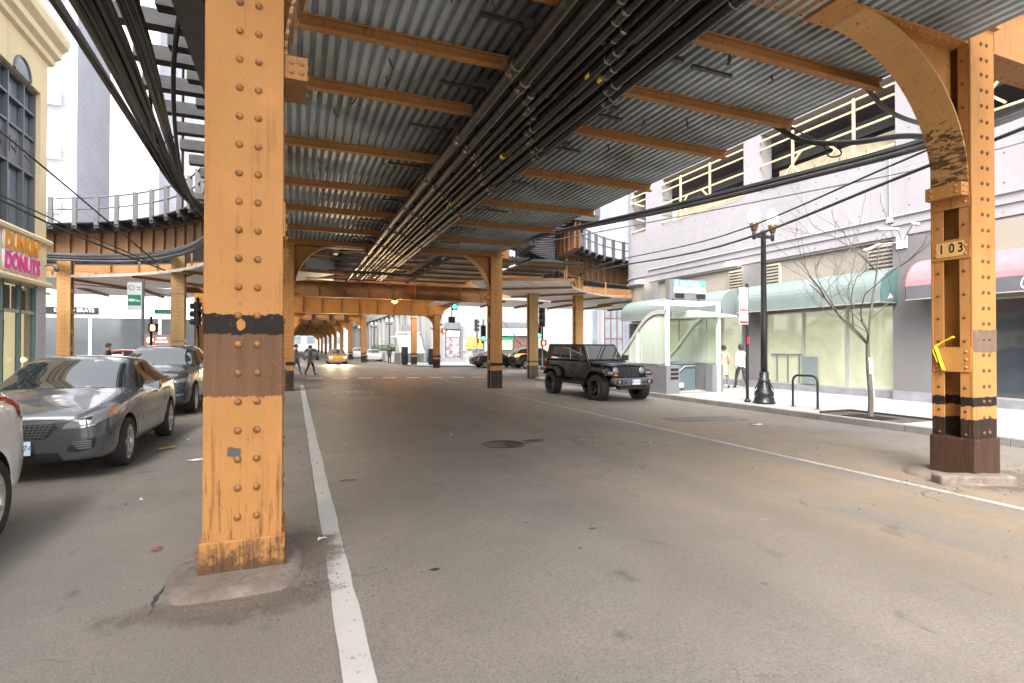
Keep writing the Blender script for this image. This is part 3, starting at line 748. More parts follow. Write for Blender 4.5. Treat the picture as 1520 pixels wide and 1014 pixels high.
for k, y in enumerate(SY):
    for a, b in ((-.35, 2.75), (4.25, 7.92)):
        m = MB(); strut(m, a, b + random.uniform(-.12, .05) * (b < 3), y + random.uniform(-.02, .02), ZG - .002); m.build('strut', 'paint_strut', t)
    m = MB(); m.bar((2.4, y + .3, ZG - .23), (4.6, y + .3, ZG - .23), .07, .06); m.build('pipe_rack', 'dark_steel', t)
    for j in range(5):
        q = MB()
        x = random.choice([random.uniform(.3, 2.6), random.uniform(4.3, 6.5)]); yy = y + random.uniform(.25, 1.1)
        q.tube([(x, yy, ZG + .04), (x + random.uniform(-.04, .04), yy, ZG - .07), (x + random.uniform(-.09, .09), yy + .06, ZG - .1)], .014, 5)
        q.build('hanger_clip', 'dark_steel', t)
    for j in range(2):
        q = MB()
        x = random.uniform(1.9, 2.6) if j else random.uniform(4.5, 5.4); yy = y + random.uniform(.4, .9)
        q.bar((x - .35, yy, ZG - .09), (x + .35, yy + .02, ZG - .09), .06, .04); q.build('hanger_bar', 'dark_steel', t)
t = thing('drip_pan', 'second corrugated drip pan right of the crossing behind the arch', 'drip pan')
corrugated(6.3, 9.6, 21.7, 32.6, ZG).build('corrugated_sheet', 'deck', t, fixn=False)
for y in (22.6, 24.2, 25.9, 27.6, 29.4, 31.3):
    m = MB(); strut(m, 6.3, 9.6, y, ZG - .002, .07); m.build('strut', 'paint_strut', t)
m = MB(); m.box(6.22, 6.29, 21.7, 32.6, ZG - .1, ZG + .06); m.build('edge_angle', 'dark_steel', t)
t = thing('drip_pan', 'small tapered corrugated drip pan in front of the right-hand curve', 'drip pan')
m = corrugated(9.75, 12.3, 21.7, 26.5, ZG - .05); m.build('corrugated_sheet', 'deck', t, fixn=False)
for y in (22.2, 23.4, 24.8, 26.1):
    m = MB(); strut(m, 9.75, 12.35, y, ZG - .052, .07); m.build('strut', 'paint_strut', t)

# ------------------------------------------------------------------ pipes under the pan
PX = [(2.62, .075, 'pipe', 5.2), (2.88, .07, 'pipe', 5.19), (3.12, .045, 'pipe', 5.2), (3.28, .045, 'pipe', 5.2), (3.48, .03, 'pipe', 5.22), (3.62, .05, 'pipe_black', 5.19), (3.80, .05, 'pipe', 5.19), (4.06, .07, 'pipe_black', 5.2), (4.24, .075, 'pipe_black', 5.21)]
LAB = ['outermost left thick brown pipe of the bundle under the pan', 'second thick brown pipe from the left in the bundle', 'slim brown pipe beside the thick brown pair', 'slim brown pipe in the middle of the bundle', 'thinnest pipe in the middle of the bundle', 'slim black pipe right of the thinnest pipe', 'slim pipe with yellow tags in the bundle', 'thick black pipe second from the right in the bundle', 'rightmost thick black pipe of the bundle under the pan']
for k, (x, r, mt_, z) in enumerate(PX):
    t = thing('pipe', LAB[k], 'pipe', (x, 0, z))
    y1 = 26 + random.uniform(-1, 6)
    m = MB(); n = 12; yy = [0 + (y1 - 0) * i / n for i in range(n + 1)]
    m.tube([(random.uniform(-.012, .012), y, random.uniform(-.012, .008)) for y in yy], r, 12); m.build('tube', mt_, t)
    for y in frange(1.4 + .35 * k, y1, 2.5):
        m = MB(); m.lathe([(r + .008, -.09), (r + .014, -.085), (r + .014, .085), (r + .008, .09)], 12, 0, Matrix.Translation((0, y, 0)) @ Matrix.Rotation(pi / 2, 4, 'X'))
        for e in (-.1, .1): m.lathe([(r + .02, -.008), (r + .02, .008)], 12, 1, Matrix.Translation((0, y + e, 0)) @ Matrix.Rotation(pi / 2, 4, 'X'))
        m.build('coupling', [mt_, 'collar'], t)
    if k in (5, 6):
        for y in (6.2, 9.4, 13.0):
            m = MB(); m.lathe([(r + .004, -.05), (r + .004, .05)], 12, 0, Matrix.Translation((0, y, 0)) @ Matrix.Rotation(pi / 2, 4, 'X')); m.build('tag_band', 'litter_y', t)

# ------------------------------------------------------------------ curved tracks: ties, girder, walkway railing, lower pan
M['pan_edge'] = mat('pan_edge', (.38, .33, .28), .6, var=.3)
def curve_track(cx, cy, side, a0, a1, Rin, label, straight=None):
    """side=+1: curve opens to the left street (centre west of the main line), -1 mirrored"""
    t = thing('track', label, 'railway track', (0, 0, 0))
    def P(r, a, z): return V((cx + side * r * cos(R(a)), cy + r * sin(R(a)), z))
    n = int((a1 - a0) / 2.7)
    for k in range(n + 1):
        a = a0 + (a1 - a0) * k / n; lo = Rin if k % 2 == 0 else Rin + .45
        m = MB(); m.bar(P(lo, a, 7.0), P(Rin + 3.6, a, 7.0), .24, .26); m.build('tie', 'tie', t)
    if straight:
        for k, y in enumerate(frange(straight[0], straight[1], .62)):
            lo = -.1 if k % 2 == 0 else .65
            lo += random.uniform(-.08, .1)
            m = MB(); m.bar((cx + side * (Rin + lo), y, 7.0), (cx + side * (Rin + 3.4), y, 7.0), .24, .26); m.build('tie', 'tie', t)
    for rr in (Rin + 1.2, Rin + 2.65):
        rows = []; q = []
        aa = [a0 + (a1 - a0) * i / 30 for i in range(31)]
        m = MB(); m.loft([[P(rr - .035, a, 7.1), P(rr - .035, a, 7.25), P(rr + .035, a, 7.25), P(rr + .035, a, 7.1)] for a in aa], closed=True, sm=False); m.build('rail', 'dark_steel', t)
    m = MB(); aa = [a0 + (a1 - a0) * i / 24 for i in range(25)]
    m.loft([[P(Rin - .02, a, 7.11), P(Rin - .02, a, 7.16), P(Rin + .75, a, 7.16), P(Rin + .75, a, 7.11)] for a in aa], closed=True, sm=False); m.build('walkway', 'tie', t)
    m = MB()
    for h in (.55, 1.05): m.tube([P(Rin + .02, a, 7.2 + h) for a in aa], .035, 6)
    m.build('handrail', 'galv_rail', t)
    for i in range(0, n + 1, 2):
        a = a0 + (a1 - a0) * i / n; m = MB(); m.bar(P(Rin + .02, a, 7.0), P(Rin + .02, a, 8.3), .17, .15); m.build('railing_post', 'galv_rail', t)
    t2 = thing('track_girder', ('left' if side > 0 else 'right') + '-hand curved rusty track girder above the hung pan', 'girder')
    for rr, mtx in ((Rin + .95, 'paint_curve'), (Rin + 2.9, 'dark_steel')):
        m = MB(); aa = [a0 + (a1 - a0) * i / 28 for i in range(29)]
        m.loft([[P(rr - .015, a, 5.72), P(rr - .015, a, 6.86), P(rr + .015, a, 6.86), P(rr + .015, a, 5.72)] for a in aa], closed=True, sm=False)
        for z in (5.70, 6.865): m.loft([[P(rr - .17, a, z), P(rr - .17, a, z + .02), P(rr + .17, a, z + .02), P(rr + .17, a, z)] for a in aa], closed=True, sm=False)
        for i in range(0, 29):
            for s in (-1, 1): m.bar(P(rr + s * .09, aa[i], 5.73), P(rr + s * .09, aa[i], 6.85), .14, .02, up=(cos(R(aa[i])), sin(R(aa[i])), 0))
        for i in range(0, 28):
            for z in (5.82, 6.74):
                for f in (.25, .75): m.ball(P(rr - .015, aa[i] + f * (aa[1] - aa[0]), z), .022, 6, 2, 0, -V((side * cos(R(aa[i])), sin(R(aa[i])), 0)))
        m.build('plate_girder', mtx, t2)
    t3 = thing('drip_pan', 'pale curved drip pan hung low under the ' + ('left' if side > 0 else 'right') + '-hand track curve', 'drip pan')
    m = MB(); aa = [a0 + 12 + (a1 - a0 - 12) * i / 24 for i in range(25)]
    m.loft([[P(Rin + .35, a, 4.78), P(Rin + .35, a, 4.80), P(Rin + 5.2, a, 4.80), P(Rin + 5.2, a, 4.78)] for a in aa], closed=True, sm=False); m.build('sheet', 'pan_white', t3)
    m = MB(); m.loft([[P(Rin + .28, a, 4.74), P(Rin + .28, a, 4.86), P(Rin + .34, a, 4.84), P(Rin + .34, a, 4.76)] for a in aa], closed=True, sm=False); m.build('edge_angle', 'pan_edge', t3)
    for i in range(0, 25, 5):
        m = MB(); m.bar(P(Rin + .3, aa[i], 4.72), P(Rin + 5.3, aa[i], 4.72), .08, .11); m.build('strut', 'paint_strut', t3)
        m = MB(); m.bar(P(Rin + .7, aa[i], 4.81), P(Rin + .7, aa[i], 5.70), .07, .05); m.build('hanger', 'paint_tan', t3)
    return t
curve_track(-14, 19.3, 1, 4, 100, 11.3, 'curved elevated track with black ties and grey railing at upper left', straight=(-2, 19.6))
curve_track(23, 18.5, -1, 6, 96, 11.2, 'curved elevated track with black ties and grey railing at right of the crossing')
t = thing('drip_pan', 'long pale flat drip pan under the cross street tracks', 'drip pan', (0, 0, 4.95))
m = MB(); m.box(-40, -14, 30.5, 41, 0, .02); m.box(-13, -.5, 36, 42, 0, .02); m.box(9.7, 40, 35.5, 42, 0, .02); m.build('sheet', 'pan_white', t)
for x in list(range(-38, -1, 3)) + list(range(11, 40, 3)):
    m = MB(); y0 = 30.5 if x < -14 else 36
    m.bar((x, y0, -.08), (x, 41.5, -.08), .1, .14); m.build('strut', 'paint_strut', t)
# ================================================================== CABLES
random.seed(31)
clusters = [(0.02, 4, .07), (.30, 15, .30), (.62, 10, .20), (.94, 8, .22)]
cn = ['leftmost thin pair of black cables', 'widest fan of black cables', 'middle black cables', 'black cables closest to the ties']
for ci, (s0, n, sp) in enumerate(clusters):
    for k in range(n):
        s = s0 + sp * (k / max(1, n - 1) - .3); j = lambda a: random.uniform(-a, a)
        rr = 11.45 + random.uniform(-.1, .15) + .12 * (s < .1); z0 = 5.75 + random.uniform(-.14, .1)
        pts = [(-2.95 + s * 1.0, -3, 6.0 + j(.05)), (-2.95 + s * .98, 4, 6.1 + j(.03)), (-2.93 + s * .9, 8.5, 6.12 + j(.05)), (-3.0 + s * .55, 13, 6.05 + j(.06)), (-3.02 + s * .25, 17, 5.92 + j(.05))]
        for a in (4, 18, 34, 52, 72, 92): pts.append((-14 + (rr + .05 * j(1)) * cos(R(a)) * 1.0 - .0, 19.3 + rr * sin(R(a)) - .6 * (a > 60) , z0 - .25 * sin(R(a * 2)) * (.5 + .5 * (k % 2))))
        pts.append((-26, 30.2 + j(.3), z0))
        m = MB(); m.tube(smooth_path(pts, 5), random.choice([.024, .03, .036, .026]), 6)
        tag(m.build('cable', 'cable' if random.random() < .75 else 'cable_grey'), 'cable among the ' + cn[ci] + ' hanging along the track at upper left', 'cable', cn[ci] + ' at upper left')
def wire(pts, r, label, group=None, mt='cable', n=6):
    m = MB(); m.tube(smooth_path(pts, n), r, 6); return tag(m.build('cable', mt), label, 'cable', group)
wire([(-6.9, 16.2, 7.1), (-6.3, 18.5, 6.45), (-5.2, 25.5, 5.05)], .025, 'single thick wire crossing down before the shop windows at upper left')
wire([(-6.9, 16.2, 5.42), (-6.2, 20.5, 5.2), (-5.2, 26.0, 4.95)], .02, 'upper wire of the sagging pair above the doughnut shop sign')
wire([(-6.9, 16.2, 5.32), (-6.2, 20.5, 5.02), (-5.0, 26.2, 4.8)], .03, 'lower thicker wire of the sagging pair above the doughnut shop sign')
wire([(-9.6, 30, 4.5), (-7, 30.5, 4.3), (-4.8, 34, 4.2)], .02, 'thin wire strung under the left pan between the columns')
wire([(-2.2, 9.5, 6.9), (-2.4, 11.2, 6.3), (-2.75, 13.4, 5.95), (-2.6, 14.5, 6.5)], .03, 'looped cable drooping from the tie ends at upper left')
wire([(-1.2, 8, 6.9), (-1.9, 10.5, 6.4), (-2.5, 14.5, 5.9), (-2.7, 18, 5.7)], .04, 'thick conduit angling down across the tie ends at upper left')
wire([(-.9, 11, 6.8), (-1.5, 13.5, 6.4), (-2.3, 18, 5.9)], .05, 'black pipe running diagonally below the ties beside the near column')
random.seed(8)
for k in range(8):
    j = lambda a: random.uniform(-a, a)
    a, b = j(.09), j(.07)
    wire([(7.9 + a, 21, 5.7), (7.95 + a, 16.5, 5.42 + b * .5), (8.6 + a, 11.0, 5.05 + b), (9.2 + a, 7.4, 4.93 + b), (9.7 + a, 5.6, 4.98 + b), (10.8 + a, 4.4, 5.45 + b), (13, 2.5, 6.8)], random.choice([.018, .025, .034, .045]), 'cable of the thick black bundle sagging along the right edge of the pan', 'thick cable bundle at right', random.choice(['cable', 'cable', 'cable_grey']))
m = MB()
for k in range(26):
    f = k / 26; y = 5.2 + f * 12; x = 9.75 - 1.8 * f; z = 5.02 + .4 * f * f + .06
    m.tube([(x, y, z), (x + .01, y, z + .07)], .008, 4)
tag(m.build('cable_tie', 'cable_grey'), 'little upright cable ties along the thick black bundle at right', 'cable ties')
wire([(8.0, 20, 5.55), (10.6, 9.5, 5.15), (12.5, 6, 5.4), (16, 2, 6.6)], .016, 'thin wire looping loosely above the thick bundle at right', mt='cable_grey')
wire([(16.5, 30, 6.3), (14.3, 22, 5.75), (12.3, 13, 5.05), (10.7, 6.4, 5.18), (11.5, 3, 5.9)], .022, 'upper of two slim wires running behind the street lamp globes')
wire([(16.3, 30, 6.1), (14.2, 22, 5.45), (12.2, 13, 4.72), (10.6, 6.3, 4.86), (11.5, 3, 5.6)], .032, 'lower thicker of two slim wires running behind the street lamp globes')
wire([(7.7, 6.9, 5.42), (7.9, 6.5, 5.05), (8.3, 6.0, 4.9), (8.9, 5.6, 4.95), (9.6, 5.5, 5.0)], .045, 'thick cable curling from a strut end down to the bundle at right')
wire([(7.75, 5.35, 5.42), (8.05, 5.25, 5.1), (8.6, 5.2, 4.98), (9.7, 5.2, 5.0)], .035, 'grey cable curving from the pan edge behind the right arch', mt='cable_grey')
wire([(7.8, 6.7, 5.35), (8.05, 6.3, 4.95), (8.1, 6.2, 4.72), (8.25, 6.1, 4.75), (8.2, 6.2, 5.0)], .014, 'thin loop of wire dangling below the thick bundle at right')
wire([(-4.3, 26.4, 4.6), (-4.0, 28, 4.95), (-3.4, 30, 5.1), (-2.2, 31, 5.1)], .05, 'bent black conduit behind the pale strapped column')

# ================================================================== STREET FURNITURE
M['globe'] = emit('lamp_globe', (1, .80, .50), .32); M['bronze'] = mat('bronze', (.13, .07, .035), .4, .5, var=.3)
M['flood'] = emit('flood_light', (1, .9, .72), 6); M['amber'] = emit('amber_light', (1, .33, .05), 5); M['red_l'] = emit('red_light', (1, .07, .02), 3); M['green_l'] = emit('green_light', (.05, .9, .45), 1.6); M['head_l'] = emit('head_light', (1, .78, .45), 14)
def lamp(x, y, z, label):
    t = thing('street_lamp', label, 'street lamp', (x, y, z))
    m = MB(); m.lathe([(.30, 0), (.30, .06), (.27, .08), (.275, .16), (.24, .2), (.27, .24), (.26, .34), (.2, .4), (.17, .55), (.155, .62), (.165, .64), (.165, .7), (.13, .72), (.13, .9), (.11, .93)], 16)
    for k in range(8):
        a = pi / 4 * k; m.bar((.25 * cos(a), .25 * sin(a), .4), (.15 * cos(a), .15 * sin(a), .62), .03, .03)
    m.build('base', 'black_metal', t)
    m = MB(); m.lathe([(.095, .93), (.085, 2.2), (.07, 4.95), (.085, 4.97), (.085, 5.05), (.02, 5.08)], 14); m.build('shaft', 'black_metal', t)
    m = MB(); m.bar((-.36, 0, 4.88), (.36, 0, 4.88), .07, .09)
    for s in (-1, 1): m.lathe([(.05, 4.78), (.05, 5.0), (.04, 5.02)], 10, 0, Matrix.Translation((s * .36, 0, 0)))
    m.build('cross_arm', 'black_metal', t)
    for s in (-1, 1):
        T = Matrix.Translation((s * .36, 0, 5.0))
        m = MB(); m.lathe([(.05, 0), (.085, .05), (.085, .1), (.115, .14), (.125, .24), (.11, .26)], 14, 0, T); m.build('lamp_holder', 'bronze', t)
        m = MB(); m.lathe([(.10, .262), (.155, .36), (.165, .46), (.15, .56), (.11, .65), (.06, .72), (.05, .735), (.0001, .76)], 16, 0, T); g = m.build('globe', 'globe', t)
        m = MB(); m.lathe([(.05, .745), (.03, .77), (.012, .79), (.02, .81), (.0001, .87)], 8, 0, T); m.build('finial', 'grey_metal', g)
    return t
l0 = lamp(12.73, 11.85, -.045, 'twin globe black street lamp on the right pavement near the bare tree')
for k, (x, y) in enumerate([(12.6, 78), (12.2, 91), (11.8, 106)]):
    c = copy_tree(l0); c.location = (x, y, -.04); c['label'] = 'distant lit twin globe lamp, ' + ['nearest', 'middle', 'farthest'][k] + ' of the three beyond the crossing'; c['group'] = 'lit twin globe lamps beyond the crossing'
t = thing('bike_rack', 'black inverted U bike rack on the pavement between lamp and tree', 'bike rack', (12.8, 10.55, -.045))
m = MB(); pts = [(0, -.38, 0), (0, -.38, .7)] + [(0, -.38 + .18 - .18 * cos(a * pi / 12), .7 + .18 * sin(a * pi / 12)) for a in range(1, 7)] + [(0, .38 - .18 + .18 * sin(a * pi / 12), .7 + .18 * cos(a * pi / 12)) for a in range(1, 7)] + [(0, .38, 0)]
m.tube(pts, .03, 12); m.build('hoop', 'black_metal', t)
for s in (-1, 1):
    m = MB(); m.lathe([(.08, 0), (.08, .012), (.032, .02)], 12, 0, Matrix.Translation((0, s * .38, 0))); m.build('foot_plate', 'grey_metal', t)
M['sign_w'] = mat('sign_white', (.72, .73, .75), .45, var=.04); M['sign_red'] = mat('sign_red', (.6, .03, .05), .45); M['sign_blue'] = mat('sign_blue', (.05, .12, .4), .45); M['sign_green'] = mat('sign_green', (.01, .24, .12), .45); M['sign_teal'] = mat('sign_teal', (.02, .42, .36), .45)
t = thing('sign_pole', 'black pole with white and red parking sign beside the street lamp', 'street sign', (12.6, 12.35, -.045))
m = MB(); m.tube([(0, 0, 0), (0, 0, 3.55)], .045, 8); m.lathe([(.09, 0), (.09, .05), (.05, .1)], 10); m.build('pole', 'black_metal', t)
m = MB(); m.box(-.36, -.02, -.06, -.05, 2.33, 3.42); s_ = m.build('sign_panel', 'sign_w', t)
m = MB(); m.box(-.35, -.03, -.063, -.061, 2.72, 2.83); m.box(-.35, -.03, -.063, -.061, 2.35, 2.42); m.build('red_band', 'sign_red', s_)
text('lettering', 'NO', .17, FY(-.19, -.0615, 3.28), 'sign_blue', s_, .001); text('lettering', 'PARKING', .1, FY(-.19, -.0615, 3.12), 'sign_red', s_, .001, xs=.7); text('lettering', 'TOW ZONE', .085, FY(-.19, -.0635, 2.775), 'sign_w', s_, .001, xs=.7); text('lettering', '7AM-9AM\nMON-FRI', .08, FY(-.19, -.0615, 2.6), 'sign_red', s_, .001, xs=.8)
m = MB(); m.box(-.05, .05, -.05, -.047, 1.75, 1.95); m.build('sticker', 'sign_red', t)

def bare_tree(name, label, x, y, z, H, seed, trunk_r, lean=0, paper=False, fork=1.5, spread=1.0):
    random.seed(seed)
    t = thing(name, label, 'tree', (x, y, z)); tr = MB(); br = MB()
    top = V((lean, .05, fork)); tr.tube(smooth_path([(0, 0, -.02), (.02, 0, fork * .3), (lean * .3 - .02, .03, fork * .7), top], 4), [trunk_r * (1 - .35 * i / 12) for i in range(13)], 10)
    def grow(p, d, L, r, lv):
        pts = [p]; q = p.copy(); dd = d.copy(); n = 4
        for i in range(n):
            dd = (dd + V((random.uniform(-.25, .25), random.uniform(-.25, .25), random.uniform(-.1, .18)))).normalized(); q = q + dd * L / n; pts.append(q.copy())
        br.tube(smooth_path(pts, 2), [max(.004, r * (1 - .6 * i / (2 * n))) for i in range(2 * n + 1)], 5)
        if lv == 0: return
        for k in range(random.choice([2, 2, 3]) + (lv == 3)):
            i = random.randint(1, n); nd = (dd + V((random.uniform(-1, 1), random.uniform(-1, 1), random.uniform(-.35, .6))) * .85 * spread).normalized()
            grow(pts[i], nd, L * random.uniform(.55, .8), r * .45, lv - 1)
    for k, d in enumerate([(-.85, .15, .75), (.22, -.1, 1.0), (-.3, .5, .9), (-.75, -.5, .55)]):
        p = V((lean, .05, fork)) if k < 2 else top * random.uniform(.96, 1.0)
        grow(p, V(d).normalized(), (H - fork) * (.62 if k != 1 else .72), trunk_r * (.55 if k < 2 else .36), 3)
    tr.build('trunk', 'bark', t); br.build('branches', 'bark', t)
    if paper:
        m = MB(); m.lathe([(trunk_r * .86 + .004, 1.02), (trunk_r * .84 + .004, 1.4)], 12, 0, Matrix.Translation((0.01, .01, 0)), caps=False); m.build('paper_notice', 'litter_w', t)
        m = MB(); m.tube([(.06, -.03, 1.0), (.09, -.02, .7), (.05, -.06, .45)], .008, 5); m.build('string', 'litter_w', t)
    return t
M['bark'] = mat('bark', (.115, .098, .085), .85, var=.35, scale=9, stretch=(1, 1, .3), bmp=.4)
bare_tree('bare_tree', 'slim bare street tree with white paper notice round its trunk', 12.55, 8.6, -.045, 4.9, 17, .062, paper=True, fork=1.75)
bare_tree('bare_tree', 'small bare tree on the far corner behind the dark minivan', 20.5, 47.6, -.05, 6.0, 5, .12, fork=1.6)
t = thing('tree_grate', 'iron grate and dark planting pit round the bare street tree', 'tree grate', (12.6, 8.6, -.045))
m = MB(); m.box(-.42, .62, -.95, .95, -.02, .006); m.build('soil', 'dirt', t)
m = MB()
for k in range(13): m.box(-.42, .2, -.5 + k * .075, -.5 + k * .075 + .035, .007, .02)
m.build('grate', 'iron', t); m = MB(); m.bar((.64, -1.0, .02), (.64, 1.0, .02), .06, .06); m.bar((-.42, 1.0, .02), (.64, 1.0, .02), .06, .06); m.build('edging', 'tie', t)

def signal_head(t, x, y, z, rz, lit=None, lamps=('red', 'amber', 'green'), s=1.0, off=0):
    """three-section head; lit faces its local -y"""
    T = Matrix.Translation((x, y, z)) @ Matrix.Rotation(rz, 4, 'Z'); n = len(lamps); m = MB()
    def bx(a, b, c, d, e, f):
        q = MB(); q.box(a, b, c, d, e, f); m.add([T @ V(v) for v in q.v], q.f)
    bx(-.17 * s, .17 * s, -.08 * s, .12 * s, 0, .36 * n * s)
    for k in range(n):
        zc = (.18 + .36 * k) * s
        m.lathe([(.14 * s, 0), (.14 * s, .2 * s)], 14, 0, T @ Matrix.Translation((0, -.08 * s, zc)) @ Matrix.Rotation(pi / 2, 4, 'X'), caps=False)
        m.lathe([(.15 * s, 0), (.13 * s, .03 * s), (.0001, .06 * s)], 12, 0, T @ Matrix.Translation((0, .12 * s, zc)) @ Matrix.Rotation(-pi / 2, 4, 'X'), caps=False)
    h = m.build('signal_head', 'black_metal', t)
    for k, c in enumerate(reversed(lamps)):
        q = MB(); q.lathe([(.125 * s, 0), (.08 * s, .03 * s), (.0001, .045 * s)], 14, 0, T @ Matrix.Translation((0, -.085 * s, (.18 + .36 * k) * s)) @ Matrix.Rotation(pi / 2, 4, 'X'), caps=False)
        mt_ = {'red': 'red_l', 'green': 'green_l', 'amber': 'amber'}[c] if c == lit else 'iron'
        q.build('lens', mt_, h)
def ped_box(t, x, y, z, rz, mt_='iron', hand=False):
    T = Matrix.Translation((x, y, z)) @ Matrix.Rotation(rz, 4, 'Z'); m = MB(); q = MB(); q.box(-.22, .22, -.1, .1, 0, .42); m.add([T @ V(v) for v in q.v], q.f)
    b = m.build('signal_box', 'black_metal', t, bevel=.02)
    m = MB(); q = MB()
    if hand:
        q.prism([(-.1, .06), (.08, .06), (.1, .2), (.07, .34), (-.08, .36), (-.11, .2)], frame((0, -.102, 0), (1, 0, 0), (0, 0, 1)), .01)
    else: q.box(-.16, .16, -.112, -.102, .07, .35)
    m.add([T @ V(v) for v in q.v], q.f); m.build('signal_face', mt_, b)
def sig(label, x, y, z0, parts, pole_h=0, name='traffic_signal'):
    t = thing(name, label, 'traffic signal', (x, y, z0))
    if pole_h:
        m = MB(); m.lathe([(.13, 0), (.13, .25), (.07, .32), (.06, pole_h)], 12); m.build('pole', 'black_metal', t)
    for p in parts:
        if p[0] == 's': signal_head(t, *p[1])
        elif p[0] == 'p': ped_box(t, *p[1])
        elif p[0] == 'a':
            m = MB(); m.tube(p[1], .03, 8); m.build('mounting_arm', 'grey_metal', t)
sig('grey traffic signal seen from behind on the pale kerb corner column', 13.02, 27.7, 0, [('s', (0, 0, 2.75, pi * .9)), ('a', [(-.3, 0, 2.9), (0, .05, 2.9)]), ('a', [(-.3, 0, 3.6), (0, .05, 3.6)])])
sig('small green signal hanging under the deep girder over the crossing', 9.75, 34.2, 4.05, [('s', (0, 0, 0, -.2, 'green', ('green',), 1.1)), ('a', [(0, 0, .36), (0, 0, .5)])])
sig('red hand pedestrian signal on the brown far kerb column', 11.75, 44.4, 2.75, [('p', (0, 0, 0, -.2, 'red_l', True)), ('a', [(-.35, .3, .2), (0, .1, .2)]), ('a', [(-.35, .3, .75), (0, 0, .75), (0, 0, .42)])])
sig('green lit traffic signal at the far corner, just left of the lane line column', 16.1, 46.9, -.05, [('s', (0, 0, 2.2, -.25, 'green', ('red', 'amber', 'green'), 1.35))], 4.2)
sig('traffic signal with magenta hand light on a post at the far right corner', 15.5, 46.9, -.05, [('p', (.3, 0, 2.0, -.25, 'red_l', True)), ('s', (0, .25, 3.1, 1.2, None))], 4.2)
sig('green traffic signal with red hand behind the right latticed column', 17.9, 38.0, -.17, [('s', (-.28, 0, 2.5, -.3, 'green')), ('p', (.1, 0, 1.9, -.3, 'red_l', True))], 4.0)
sig('dark traffic signal and box seen side-on beside the doughnut shop corner', -9.9, 28.6, 0, [('s', (-.4, 0, 3.55, 1.3, None)), ('p', (-.15, 0, 2.6, 1.3)), ('p', (-.6, 0, 2.6, 1.3)), ('a', [(-.4, 0, 3.0), (-.4, 0, 3.6)]), ('a', [(.1, 1.2, 3.1), (-.4, 0, 3.1)])])
sig('dark traffic signal with grey boxes right of the pale strapped column', -4.15, 28.6, 0, [('s', (-.02, 0, 2.6, -1.9, None)), ('p', (.38, 0, 2.95, 1.2)), ('p', (.7, .1, 3.0, 1.2)), ('a', [(0, .1, 2.5), (.35, .1, 2.5), (.35, .1, 3.8)])], 3.9)
sig('grey box signal hanging right of the column on the lane line', 10.2, 36.5, 0, [('p', (0, 0, 3.3, .2)), ('a', [(0, 0, 3.7), (0, 0, 4.9)])])
sig('amber hand pedestrian signal on the pole beside the green stop sign', -6.9, 33.0, 0, [('p', (.1, 0, 2.4, -.1, 'amber', True))], 3.2)
t = thing('amber_lamp', 'glowing amber lamp under the deep girder over the crossing', 'lamp', (5.6, 32.7, 4.3))
m = MB(); m.lathe([(.05, .2), (.2, .12), (.22, .06)], 16, caps=False); m.build('lamp_shade', 'dark_steel', t); m = MB(); m.lathe([(.2, .06), (.14, -.02), (.0001, -.05)], 16, caps=False); m.build('lens', 'amber', t)
def point_lamp(name, loc, col, e, r, spot=None):
    d = bpy.data.lights.new(name, 'SPOT' if spot else 'POINT'); d.energy = e; d.color = col; d.shadow_soft_size = r
    o = bpy.data.objects.new(name, d); COL.objects.link(o); o.location = loc
    if spot: d.spot_size = R(70); d.spot_blend = .6; o.rotation_euler = (V(spot)).to_track_quat('-Z', 'Y').to_euler()
    return o
point_lamp('amber_bulb', (5.6, 32.7, 4.15), (1, .45, .12), 65, .15)
for x in (3.25, 4.55): point_lamp('headlight_beam', (x, 53.8, .62), (1, .72, .38), 420, .08, (-.02, -1, -.035))
t = thing('bus_stop_sign', 'white and green stop sign on a grey pole behind the dark crossover', 'street sign', (-4.78, 21.7, .13))
m = MB(); m.tube([(0, 0, 0), (0, 0, 3.75)], .05, 8); m.build('pole', 'grey_metal', t)
m = MB(); m.box(-.44, -.03, -.04, -.02, 2.72, 3.66); p_ = m.build('sign_panel', 'sign_w', t)
m = MB(); m.box(-.42, -.05, -.044, -.041, 2.88, 3.24); m.build('green_band', 'sign_green', p_)
m = MB(); m.lathe([(.09, 0), (.09, .003), (.07, .003)], 20, 0, FY(-.32, -.041, 3.48), caps=False); m.build('ring_symbol', 'sign_green', p_)
m = MB(); m.bar((-.37, -.045, 3.44), (-.27, -.045, 3.53), .015, .004); m.bar((-.17, -.045, 3.5), (-.07, -.045, 3.5), .004, .03); m.bar((-.15, -.045, 3.42), (-.07, -.045, 3.42), .004, .03); m.build('symbol', 'sign_green', p_)
m = MB(); m.bar((-.40, -.047, 3.06), (-.24, -.047, 3.06), .004, .09); m.bar((-.24, -.047, 3.06), (-.08, -.047, 3.03), .004, .05); m.bar((-.38, -.047, 2.8), (-.1, -.043, 2.8), .004, .05); m.build('symbol', 'sign_w', p_)
t = thing('street_name_sign', 'small green street name sign on a thin arm at left crossing', 'street sign', (-6.9, 33.0, 3.0)); t.location = (-6.2, 33, 3.45)
m = MB(); m.box(-.55, .75, -.01, .01, -.12, .12); p_ = m.build('sign_panel', 'sign_teal', t); text('lettering', 'N CLARK ST', .19, FY(.08, -.0115, 0), 'sign_w', p_, .001, xs=.9)
m = MB(); m.tube([(-.7, 0, .16), (.9, 0, .16)], .02, 6); m.build('arm', 'grey_metal', t)

